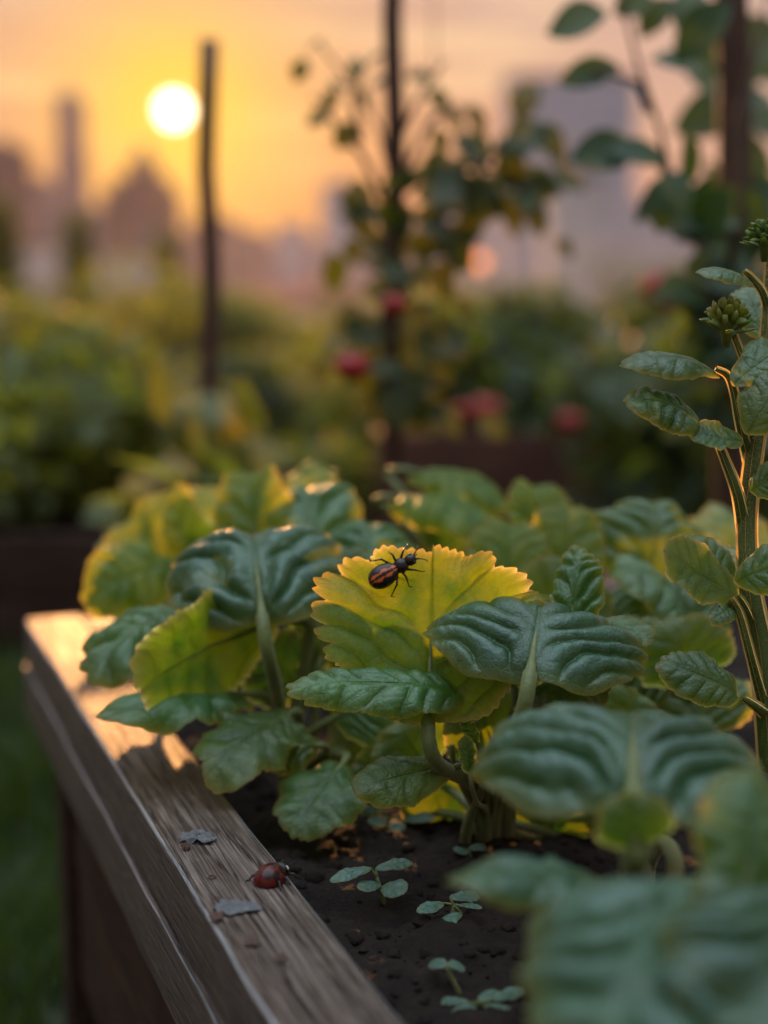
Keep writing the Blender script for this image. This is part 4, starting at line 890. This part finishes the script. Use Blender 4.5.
bush(-20, 520, 3.0, .44, .50, .4, 900, .065, MG_GOLD, 'sunlit yellow green bush behind the far left bed', 14, grp=B2, z0=.17)
bush(120, 520, 3.2, .30, .40, .4, 700, .060, MG_DARK, 'low dark bush at the right end of the far left bed', 15, grp=B2, z0=.12)
G2 = 'bushes in the garden behind'
bush(250, 470, 1.62, .47, .15, .16, 120, .075, MG_LEMON, 'low clump of broad yellow leaves catching the sun by the path', 16, aspect=.8, z0=0.02)
bush(206, 470, 1.66, .485, .20, .18, 200, .075, MG_MID, 'low pale green leafy clump behind the yellow clump', 17, aspect=.8, z0=0.02)
bush(320, 450, 3.6, .26, .60, .4, 700, .06, MG_MID, 'soft green border plants beside the stake', 18)
bush(205, 400, 4.6, .45, .75, .5, 1200, .07, MG_DARK, 'dark bush at the foot of the thin stake', 19)
bush(310, 400, 5.0, .42, .95, .6, 1200, .08, MG_MID, 'olive bush between the two stakes', 20)
bush(470, 430, 3.5, .38, .55, .4, 1200, .07, MG_MID, 'green bush growing in the bed behind the middle plants', 21, z0=.25)
bush(560, 430, 3.5, .38, .50, .4, 1000, .07, MG_DARK, 'dark green bush in the middle of the back bed', 22, z0=.25)
bush(640, 430, 3.2, .42, .55, .4, 1200, .07, MG_DARK, 'dark bush at the right of the back bed', 23, z0=.25)
bush(720, 470, 2.6, .55, .60, .5, 1300, .075, MG_DARK, 'deep green bush under the climbing vine', 24)
bush(715, 500, 2.3, .28, .30, .3, 320, .075, MG_MID, 'light green clump in front of the right end of the back bed', 25)
bush(800, 420, 2.4, .70, .55, .5, 1200, .075, MG_DARK, 'tall dark bush at the right picture edge', 26)
bush(60, 360, 7.0, .75, 1.1, .8, 1400, .09, MG_MID, 'wide bush beyond the far left bed', 27)
bush(430, 360, 7.5, .60, 1.4, .8, 1500, .10, MG_MID, 'wide soft green bush in the middle distance', 28)
bush(590, 370, 6.8, .50, 1.2, .8, 1400, .10, MG_DARK, 'wide dark bush in the middle distance at the right', 29)
bush(200, 340, 9.5, .62, 1.8, .9, 1400, .11, MG_MID, 'long low bush far behind the thin stake', 30)
# red fruit on the bushes
FR = 'blurred red fruits on the plants behind'
def fruit(px, py, Y, r, label):
    p = PY(px, py, Y); t = empty('tomato', p, label, 'tomato', FR); mb = MB()
    mb.ell((0, 0, 0), (r, r, r * .86), None, 24, 16, fn=lambda l: l * (1 + .04 * math.cos(6 * math.atan2(l.y, l.x))) - Vector((0, 0, .12 * max(0, l.z)**8))); mb.build('fruit', M_RED, t)
    mb = MB()
    for i in range(5):
        a = i / 5 * 2 * PI; mb.add([(0, 0, r * .80), (r * .5 * math.cos(a - .3), r * .5 * math.sin(a - .3), r * .84), (r * .85 * math.cos(a), r * .85 * math.sin(a), r * .72), (r * .5 * math.cos(a + .3), r * .5 * math.sin(a + .3), r * .84)], [(0, 1, 2, 3)])
    mb.tube([(0, 0, r * .78), (r * .1, 0, r * 1.25)], r * .08, 6); mb.build('calyx', MG_DARK, t)
fruit(352, 366, 1.40, .0165, 'blurred red fruit hanging just left of the middle stake')
fruit(486, 409, 2.5, .028, 'largest red fruit, right of the stake above the back bed')
fruit(462, 411, 2.6, .018, 'dull red fruit close beside the largest one')
fruit(570, 421, 2.45, .022, 'red fruit low above the middle of the back bed')
fruit(660, 287, 1.95, .024, 'upper of two red fruits touching in the bush near the tall stem')
fruit(671, 300, 1.95, .019, 'lower of two red fruits touching in the bush near the tall stem')
fruit(394, 304, 1.42, .0130, 'dim red fruit high on the middle stake')
fruit(236, 446, 3.0, .030, 'dull red fruit behind the yellow leaf clump')

# ------------------------------------------------------------------ stakes with climbers
def stake(pb, pt, Y, r, label, z0=0.0, mat=M_STAKE):
    top = PY(*pt, Y); bot = PY(*pb, Y); bot.z = z0
    o = empty('garden_stake', bot, label, 'stake', None); mb = MB(); d = top - bot
    mb.tube([d * (i / 12) + Vector((r * .25 * math.sin(i * 1.7), r * .2 * math.cos(i * 2.3), 0)) for i in range(13)], [r * (1.06 - .012 * i) for i in range(13)], 10); mb.build('pole', mat, o, True)
    return o
stake((208, 400), (207, 40), 1.75, .0122, 'thin reddish wooden stake standing just right of the sun')
stake((388, 470), (396, -160), 1.5, .0108, 'dark wooden stake in the middle with a climbing plant')
stake((735, 520), (737, -220), 1.45, .018, 'thick dark post at the upper right behind the vine')
def wire(p0, p1, Y, r, label):
    a, b = PY(*p0, Y), PY(*p1, Y); mb = MB(); mb.tube([Vector((0, 0, 0)), (b - a) * .5 + Vector((.004, 0, 0)), b - a], r, 6)
    o = mb.build('support_wire', M_STAKE); o.location = a; tag(o, label, 'wire')
wire((434, 380), (432, -150), 2.3, .0016, 'thin upright support wire just right of the middle stake')
wire((700, 420), (697, -150), 2.2, .0016, 'thin upright support wire left of the thick post')

def twig_leaf(mb, p, d, up, s, asp=.8):
    """one rounded leaf: folded, slightly curled"""
    d = d.normalized(); x = d.cross(up).normalized(); n = x.cross(d); V = []; F = []; nu = 7
    for i in range(nu + 1):
        t = i / nu; w = math.sin(PI * min(1, t * .97 + .02))**.75 * asp * .5 * s; c = p + d * s * t + n * (-.25 * s * t * t)
        V += [c - x * w + n * w * .25, c - n * 0, c + x * w + n * w * .25]
    for i in range(nu):
        a = i * 3; F += [(a, a + 1, a + 4, a + 3), (a + 1, a + 2, a + 5, a + 4)]
    mb.add(V, F)
def climber(base, label, paths, leaves, mat, Y, rad=.004, seed=1, group=None, deep=False):
    """paths: pixel polylines of twigs; leaves: (px, py, dir x, dir y, size px)"""
    b = PY(*base, Y); b.z = max(b.z, .0); t = empty('climbing_plant', b, label, 'climbing plant', group); rs = random.Random(seed); d = Y / math.cos(TH) * .99
    for pth in paths:
        pts = [PY(x, y, Y + rs.uniform(-.03, .03)) - b for x, y in pth]
        mb = MB(); mb.tube(pts, [rad * (1 - .7 * i / max(1, len(pts) - 1)) for i in range(len(pts))], 6); mb.build('twig', M_BARK, t)
    for (x, y, dx, dy, s) in leaves:
        p = PY(x, y, Y + rs.uniform(-.05, .05) + (.26 if x > 708 and y < 215 and deep else 0)) - b; sz = s * Y / FPX; dr = Vector((dx, rs.uniform(-.5, .5), -dy)).normalized()
        mb = MB(); twig_leaf(mb, p - dr * sz * .5, dr, Vector((rs.uniform(-.4, .4), -rs.uniform(.5, 1.0), rs.uniform(.2, .9))), sz, rs.uniform(.55, .85)); mb.build('leaf', mat, t)
    return t
rs = random.Random(4)
lv = [(312, 45, -1, .2, 26), (300, 70, -.6, 1, 24), (330, 100, -.4, .8, 28), (318, 118, -1, .5, 24), (345, 135, -.6, .8, 30), (356, 68, .2, -1, 26), (372, 60, .5, -.6, 28), (366, 100, .6, .4, 30), (380, 82, .7, -.3, 26), (340, 85, -.8, -.3, 22),
      (420, 75, 1, -.2, 28), (440, 100, 1, .5, 28), (455, 120, .8, .6, 26), (470, 155, 1, .4, 30), (480, 175, .6, .9, 28), (440, 140, .3, 1, 26), (500, 185, 1, .2, 44), (520, 150, .8, -.8, 38), (525, 100, .3, -1, 42), (540, 180, 1, .3, 50), (566, 180, 1, .2, 40), (512, 214, .5, 1, 48), (535, 215, .7, 1, 42), (488, 200, .2, 1, 44), (528, 190, -.3, 1, 40), (470, 225, .1, 1, 40), (455, 185, -.3, 1, 30), (430, 165, -.2, 1, 28), (475, 205, .2, 1, 32)]
for i in range(72): lv.append((rs.gauss(394, 40), rs.uniform(165, 430), rs.uniform(-1, 1), rs.uniform(-.3, 1), rs.uniform(28, 48)))
for i in range(26): lv.append((rs.gauss(480, 42), rs.gauss(185, 34), rs.uniform(-.2, 1), rs.uniform(-.3, 1), rs.uniform(30, 50)))
climber((390, 470), 'climbing plant with small round leaves on the middle stake, twigs spread to both sides',
        [[(390, 470), (384, 380), (392, 280), (392, 190), (380, 130), (352, 85), (318, 42)], [(388, 210), (365, 160), (340, 130), (312, 95)], [(394, 150), (420, 95), (445, 60)], [(394, 190), (440, 170), (480, 165), (520, 178), (572, 184)], [(400, 180), (430, 120), (460, 105), (478, 128)], [(480, 168), (505, 140), (526, 96)], [(360, 140), (352, 100), (364, 66)]], lv, MG_CLIMB, 1.5, .0045, 5)
rs = random.Random(9)
big = [(576, 20, -1, .15, 56), (588, 72, -1, .1, 60), (655, 15, -.6, .6, 46), (632, 3, .7, -.4, 40), (700, 30, -.6, .5, 70), (722, 70, 1, .1, 84), (712, 112, -.9, .2, 96), (740, 95, 1, -.2, 80), (755, 40, 1, -.3, 80), (606, 150, -1, .1, 66), (640, 152, 1, .05, 58),
       (668, 198, -.5, 1, 60), (690, 165, .2, .8, 64), (700, 210, -.3, 1, 70), (722, 190, .4, .9, 76), (750, 150, .9, .3, 84), (745, 220, .6, .8, 80), (765, 120, 1, .4, 76), (680, 60, -.9, -.3, 50), (690, 8, .4, -1, 56), (648, 205, -.8, .6, 44), (760, 190, .9, .2, 70), (775, 70, 1, 0, 70)]
for i in range(44): big.append((rs.gauss(725, 32), rs.uniform(200, 440), rs.uniform(-1, 1), rs.uniform(-.2, 1), rs.uniform(44, 76)))
climber((730, 520), 'vine with large dark rounded leaves climbing the thick post at the right',
        [[(728, 520), (735, 420), (720, 330), (700, 250), (672, 190), (660, 130), (640, 70), (618, -10)], [(672, 185), (655, 150), (625, 146), (590, 152)], [(700, 240), (668, 215), (640, 200)], [(720, 300), (742, 220), (738, 120), (760, 40), (770, -30)], [(650, 110), (640, 85), (606, 72), (570, 74)]], big, MG_VINE, 1.30, .005, 8, deep=True)
# slim conifers far left
def conifer(px, Y, h, w, label, seed):
    b = PY(px, 300, Y); b.z = 0; t = empty('slim_conifer', b, label, 'conifer', 'slim dark conifers at the left'); rs = np.random.default_rng(seed)
    mb = MB(); mb.tube([(0, 0, 0), (.02, 0, h * .5), (0, 0, h * .97)], [w * .09, w * .06, w * .02], 8); mb.build('trunk', M_BARK, t)
    n = 900; zz = rs.random(n)**.8; r = w * .5 * (1 - zz)**.7 * (.35 + .65 * rs.random(n)); a = rs.uniform(0, 2 * PI, n); s = .12 * w + .10
    p = np.stack([np.cos(a) * r, np.sin(a) * r, h * (.06 + .94 * zz)], 1); d = np.stack([np.cos(a), np.sin(a), rs.uniform(.3, 1.4, n)], 1); d /= np.linalg.norm(d, axis=1)[:, None]
    sd_ = np.stack([-np.sin(a), np.cos(a), np.zeros(n)], 1) + rs.normal(0, .3, (n, 3)); s = s * rs.uniform(.6, 1.3, (n, 1))
    V = np.stack([p - sd_ * s * .22, p + d * s * .5 + sd_ * 0 - sd_ * s * .18, p + d * s, p + d * s * .5 + sd_ * s * .18, p + sd_ * s * .22], 1).reshape(-1, 3); i = np.arange(n)[:, None] * 5
    F = [tuple(f) for f in (i + np.array([[0, 1, 2, 3, 4]])).tolist()]
    mesh_obj('crown', V, F, MG_DARK, t)
conifer(80, 14, 1.35, .42, 'slim dark conifer below the tall left tower', 1)
conifer(2, 13, 1.4, .50, 'slim dark conifer cut by the left picture edge', 2)
conifer(168, 18, 1.35, .5, 'short slim conifer left of the thin stake', 3)

# far trees along the edge of the garden
def tree(px, Y, h, w, label, seed, mat, n=1500):
    b = PY(px, 300, Y); b.z = 0; t = empty('tree', b, label, 'tree', 'trees at the far edge of the garden'); h *= .58; rs = random.Random(seed)
    mb = MB(); mb.tube([(0, 0, -.1), (.03 * h, 0, h * .25), (0, .02 * h, h * .55)], [h * .035, h * .027, h * .015], 8)
    for i in range(5):
        a = rs.uniform(0, 6.28); mb.tube([(.02 * h, 0, h * (.25 + .05 * i)), (math.cos(a) * w * .2, math.sin(a) * w * .2, h * (.45 + .06 * i)), (math.cos(a) * w * .36, math.sin(a) * w * .36, h * (.55 + .07 * i))], [h * .015, h * .010, h * .004], 6)
    mb.build('trunk', M_BARK, t)
    V, F = leaf_cloud(n, (0, 0, h * .62), (w * .62, w * .62, h * .46), h * .075, seed, lobes=11); mesh_obj('crown', V, F, mat, t)
for k, (px, Y, h, w, lab, m_) in enumerate(((40, 40, 1.9, 3.0, 'rounded tree far behind the left bed', MG_DARK), (140, 46, 1.6, 3.4, 'low broad tree under the stepped dark building', MG_MID), (245, 52, 1.5, 3.2, 'low tree to the right of the thin stake', MG_MID), (330, 44, 1.9, 2.8, 'tree below the small grey block left of the middle stake', MG_DARK),
        (450, 36, 2.1, 2.8, 'tree right of the middle stake under the lit lamp', MG_MID), (540, 30, 1.7, 2.4, 'tree in front of the wide grey tower block', MG_MID), (640, 26, 2.4, 2.4, 'tree at the right of the grey tower block', MG_DARK), (720, 24, 2.6, 2.6, 'tree behind the thick post', MG_DARK))):
    tree(px, Y, h, w, lab, 60 + k, m_)

# ------------------------------------------------------------------ the city
def facade(name, col, sc=(9, 14), glow=0.0, win=(.05, .05, .06)):
    m = NT(name); tc = m.n('ShaderNodeTexCoord').outputs['Object']
    br = m.n('ShaderNodeTexBrick'); br.offset = 0; mp = m.n('ShaderNodeMapping'); mp.inputs['Rotation'].default_value = (PI / 2, 0, 0); m.l(tc, mp.inputs[0]); m.l(mp.outputs[0], br.inputs['Vector'])
    br.inputs['Scale'].default_value = 1; br.inputs['Brick Width'].default_value = 3.4; br.inputs['Row Height'].default_value = 3.3; br.inputs['Mortar Size'].default_value = .9; br.inputs['Mortar Smooth'].default_value = .1
    br.inputs['Color1'].default_value = (*win, 1); br.inputs['Color2'].default_value = (win[0] * 1.8, win[1] * 1.7, win[2] * 1.7, 1); br.inputs['Mortar'].default_value = (*col, 1)
    n = m.noise(tc, .05, 4); c = m.mix(m.maprange(n, .3, .7, 0, .35), br.outputs[0], tuple(x * .7 for x in col) + (1,))
    pr = m.n('ShaderNodeBsdfPrincipled'); m.l(c, pr.inputs['Base Color']); pr.inputs['Roughness'].default_value = .9; pr.inputs['Specular IOR Level'].default_value = .05; m.l(pr.outputs[0], m.out.inputs[0]); return m.m
F_GREY = facade('facade_grey', (.36, .41, .52), win=(.27, .31, .40)); F_PINK = facade('facade_pink', (.33, .25, .29)); F_BROWN = facade('facade_brown', (.22, .14, .14)); F_WHITE = facade('facade_white', (.48, .49, .54), win=(.3, .3, .33))
M_ROOF = plain('roof_tile', (.33, .095, .065), .8, .3, .5); M_ROOFG = plain('roof_grey', (.16, .15, .16), .8, .3, .5)
def building(x0, x1, ytop, D, mat, label, steps=(), spire=None, dep=22, name='tower_block', roof=None, plant_room=True):
    """x0..x1 and ytop are where its front stands as seen from the garden; steps: (x0,x1,ytop) setbacks"""
    a, b = PY(x0, 300, D), PY(x1, 300, D); w = b.x - a.x; cx = (a.x + b.x) / 2
    zt = PY(0, ytop, D).z
    t = empty(name, (cx, D + dep / 2, 0), label, 'building', None)
    mb = MB(); mb.box((0, 0, zt / 2), (w, dep, zt)); mb.build('body', mat, t, False)
    mb = MB(); mb.box((0, 0, zt + .4), (w * 1.02, dep * 1.02, .8)); mb.build('parapet', roof or M_ROOFG, t, False)
    z0 = zt + .8; cxl = 0
    for (sx0, sx1, sy) in steps:
        p, q = PY(sx0, 300, D), PY(sx1, 300, D); z1 = PY(0, sy, D).z; sw = q.x - p.x; cxl = (p.x + q.x) / 2 - cx
        mb = MB(); mb.box((cxl, 0, (z0 + z1) / 2), (sw, dep * .7, z1 - z0)); mb.build('setback', mat, t, False); z0 = z1
    if spire:
        z1 = PY(0, spire, D).z; mb = MB(); mb.tube([(cxl, 0, z0 - .2), (cxl, 0, (z0 + z1) / 2), (cxl, 0, z1)], [w * .16, w * .085, w * .02], 8); mb.build('spire', M_ROOFG, t)
    elif plant_room:
        mb = MB(); mb.box((w * .15 + cxl, 0, z0 + 1.2), (w * .2, dep * .25, 2.4)); mb.build('plant_room', M_ROOFG, t, False)
    return t
building(-40, 19, 146, 420, F_BROWN, 'dark tower cut by the left picture edge')
building(50, 88, 205, 520, F_PINK, 'tall slender tower left of the sun', steps=((57, 82, 150), (60, 80, 92)), spire=80)
building(104, 176, 192, 560, F_BROWN, 'stepped dark building with a pointed top below the sun', steps=((112, 168, 176), (130, 156, 160)), spire=138)
building(26, 48, 180, 600, F_PINK, 'slim hazy tower between the edge tower and the tall slender tower')
building(90, 106, 212, 620, F_PINK, 'slim low tower between the slender tower and the stepped building')
building(192, 232, 220, 640, F_BROWN, 'dim block just right of the thin stake')
building(276, 306, 226, 660, F_GREY, 'low grey block midway between the two stakes')
building(14, 60, 205, 640, F_PINK, 'low hazy block between the two left towers')
building(176, 262, 232, 600, F_PINK, 'low hazy block behind the thin stake')
building(262, 330, 240, 700, F_PINK, 'long low hazy block far off in the middle')
building(322, 362, 184, 520, F_GREY, 'small grey tower left of the middle stake')
building(362, 440, 225, 640, F_PINK, 'low block hidden behind the climbing plant')
building(504, 632, 78, 380, F_GREY, 'wide grey tower block at the upper right', steps=((528, 632, 72),))
building(440, 506, 212, 520, F_GREY, 'low grey block left of the wide tower block')
building(630, 720, 205, 460, F_GREY, 'grey block right of the wide tower block')
building(690, 800, 190, 520, F_PINK, 'hazy block behind the thick post')
building(550, 602, 180, 120, F_WHITE, 'narrow whitish block in front of the wide grey tower', dep=9, name='pale_block')
building(10, 66, 250, 130, F_WHITE, 'low whitish building at the foot of the left towers', dep=9, name='low_house')
building(98, 168, 258, 130, F_WHITE, 'low whitish building under the stepped dark building', dep=9, name='low_house')
def gabled(x0, x1, ye, yr, D, label):
    a, b = PY(x0, 300, D), PY(x1, 300, D); w = b.x - a.x; dep = w * .6; ze = PY(0, ye, D).z; zr = PY(0, yr, D).z
    t = empty('red_roof_house', ((a.x + b.x) / 2, D + dep / 2, 0), label, 'house', 'red roofed houses')
    mb = MB(); mb.box((0, 0, ze / 2), (w, dep, ze)); mb.build('wall', F_PINK, t, False)
    mb = MB(); h = w / 2 * 1.04; d = dep / 2 * 1.1; mb.add([(-h, -d, ze), (h, -d, ze), (h, d, ze), (-h, d, ze), (-h * .9, 0, zr), (h * .9, 0, zr)], [(0, 1, 5, 4), (2, 3, 4, 5), (1, 2, 5), (3, 0, 4), (0, 3, 2, 1)]); mb.build('roof', M_ROOF, t, False)
    mb = MB(); mb.box((w * .2, 0, zr), (w * .05, w * .05, (zr - ze) * 1.2)); mb.build('chimney', M_ROOFG, t, False)
gabled(245, 306, 300, 284, 70, 'red roofed house left of the middle stake')
gabled(300, 362, 302, 280, 76, 'red roofed house next to the middle stake')
gabled(420, 476, 302, 286, 90, 'red roofed house right of the middle stake')
# evening haze lying over the city
mh = NT('evening_haze'); vs = mh.n('ShaderNodeVolumeScatter'); vs.inputs['Color'].default_value = (1, .80, .80, 1); vs.inputs['Density'].default_value = .0001; vs.inputs['Anisotropy'].default_value = .55
mh.l(vs.outputs[0], mh.out.inputs['Volume'])
mb = MB(); mb.box((0, 500, 44), (1500, 860, 90)); hz = mb.build('haze', mh.m, None, False); tag(hz, 'warm evening haze over the city', None, None, 'structure')
mh = NT('garden_mist'); vs = mh.n('ShaderNodeVolumeScatter'); vs.inputs['Color'].default_value = (1, .90, .80, 1); vs.inputs['Density'].default_value = .0012; vs.inputs['Anisotropy'].default_value = .5
mh.l(vs.outputs[0], mh.out.inputs['Volume'])
mb = MB(); mb.box((0, 30, 1.3), (90, 55.6, 2.58)); tag(mb.build('mist', mh.m, None, False), 'thin low mist hanging over the garden', None, None, 'structure')
# lit street lamp far behind
lp = PY(479, 262, 26); t = empty('street_lamp', (lp.x, lp.y, 0), 'lit street lamp glowing orange in the distance', 'street lamp')
mb = MB(); mb.tube([(0, 0, 0), (0, 0, lp.z - .15)], [.035, .022], 8); mb.build('pole', M_STAKE, t)
ml = NT('lamp_glow'); em = ml.n('ShaderNodeEmission'); em.inputs['Color'].default_value = (1, .30, .10, 1); em.inputs['Strength'].default_value = 2.6; ml.l(em.outputs[0], ml.out.inputs[0])
mb = MB(); mb.ell((0, 0, lp.z), (.125, .125, .125)); mb.build('globe', ml.m, t)
mb = MB(); mb.ell((0, 0, lp.z + .17), (.15, .15, .04)); mb.build('cap', M_STAKE, t)
# ------------------------------------------------------------------ sky, sun
wd = bpy.data.worlds.new('World'); SC.world = wd; wd.use_nodes = True; wt = wd.node_tree; wt.nodes.clear()
class WT(NT):
    def __init__(s, t): s.t = t
w = WT(wt)
tcg = w.n('ShaderNodeTexCoord').outputs['Generated']
nrm = w.n('ShaderNodeVectorMath', operation='NORMALIZE'); w.l(tcg, nrm.inputs[0]); dirv = nrm.outputs[0]
sep = w.n('ShaderNodeSeparateXYZ'); w.l(dirv, sep.inputs[0]); z = sep.outputs[2]
dt = w.n('ShaderNodeVectorMath', operation='DOT_PRODUCT'); w.l(dirv, dt.inputs[0]); dt.inputs[1].default_value = SUN_DIR; dot = dt.outputs['Value']
ang = w.math('ARCCOSINE', w.math('MINIMUM', dot, .9999999))
front = w.ramp(z, [(0.0, (.33, .14, .13)), (.035, (.43, .15, .095)), (.08, (.58, .21, .10)), (.13, (.60, .30, .17)), (.20, (.60, .41, .32)), (.36, (.38, .36, .40)), (.68, (.40, .48, .60)), (.88, (2.5, 3.1, 3.7)), (1.0, (3.3, 4.0, 4.7))])
backc = w.ramp(z, [(0.0, (.06, .06, .08)), (.30, (.15, .18, .24)), (.68, (.40, .48, .60)), (.88, (2.5, 3.1, 3.7)), (1.0, (3.3, 4.0, 4.7))])
fac = w.maprange(dot, -.1, .93); fac.node.interpolation_type = 'SMOOTHSTEP'
sky = w.mix(fac, backc, front)
def gauss(width, amp): return w.math('MULTIPLY', w.math('EXPONENT', w.math('MULTIPLY', w.math('POWER', w.math('DIVIDE', ang, width), 1.35), -1.0)), amp)
# cloud streaks
mp = w.n('ShaderNodeMapping'); w.l(dirv, mp.inputs[0]); mp.inputs['Scale'].default_value = (3.2, 3.2, 26)
cl = w.noise(mp.outputs[0], 1.9, 5, .5)
sky = w.mix(w.math('MULTIPLY', w.maprange(cl, .50, .62, 0, .60), w.maprange(z, .07, .15, 0.12, 1)), sky, (.98, .68, .36, 1))
sky = w.mix(w.maprange(cl, .50, .36, 0, .55), sky, (.50, .25, .20, 1))
sky = w.mix(w.math('MULTIPLY', w.maprange(ang, .12, .42, 0, .6), w.maprange(z, .5, .2, 0, 1)), sky, (.66, .44, .38, 1))
def addc(base, f, col):
    nd = w.n('ShaderNodeVectorMath', operation='SCALE'); nd.inputs[0].default_value = col; w.l(f, nd.inputs['Scale'])
    ad = w.n('ShaderNodeVectorMath', operation='ADD'); w.l(base, ad.inputs[0]); w.l(nd.outputs[0], ad.inputs[1]); return ad.outputs[0]
sky = w.mix(w.math('MINIMUM', gauss(.070, 1.2), .92), sky, (1.08, .58, .035, 1))
sky = addc(sky, gauss(.14, .20), (1.0, .34, .0))
sky = addc(sky, w.maprange(ang, .0112, .0078, 0, 1), (7, 5.8, 4.2))
bg = w.n('ShaderNodeBackground'); w.l(sky, bg.inputs[0]); bg.inputs[1].default_value = 1.0
nis = w.n('ShaderNodeTexSky', sky_type='NISHITA'); nis.sun_disc = False
nis.sun_elevation = math.asin(SUN_DIR.z); nis.sun_rotation = math.atan2(SUN_DIR.x, SUN_DIR.y)
bg2 = w.n('ShaderNodeBackground'); w.l(nis.outputs[0], bg2.inputs[0]); bg2.inputs[1].default_value = .003
ad = w.n('ShaderNodeAddShader'); w.l(bg.outputs[0], ad.inputs[0]); w.l(bg2.outputs[0], ad.inputs[1])
wo = w.n('ShaderNodeOutputWorld'); w.l(ad.outputs[0], wo.inputs[0])
wd.cycles.sampling_method = 'MANUAL'; wd.cycles.sample_map_resolution = 2048
sl = bpy.data.lights.new('sun', 'SUN'); so = bpy.data.objects.new('sun', sl); COL.objects.link(so)
so.rotation_euler = SUN_DIR.to_track_quat('Z', 'Y').to_euler(); sl.energy = 4.3; sl.angle = math.radians(.55); sl.color = (1.0, .44, .14)

SC.view_settings.view_transform = 'Standard'; SC.view_settings.look = 'None'; SC.view_settings.exposure = 0; SC.view_settings.gamma = 1
SC.render.engine = 'CYCLES'
cy = SC.cycles; cy.use_denoising = True
try: cy.denoiser = 'OPENIMAGEDENOISE'; cy.denoising_input_passes = 'RGB_ALBEDO_NORMAL'
except Exception: pass
cy.max_bounces = 7; cy.diffuse_bounces = 3; cy.glossy_bounces = 3; cy.transmission_bounces = 5; cy.transparent_max_bounces = 6
cy.volume_bounces = 0; cy.volume_step_rate = 10; cy.volume_max_steps = 32
cy.sample_clamp_indirect = 6; cy.caustics_reflective = False; cy.caustics_refractive = False
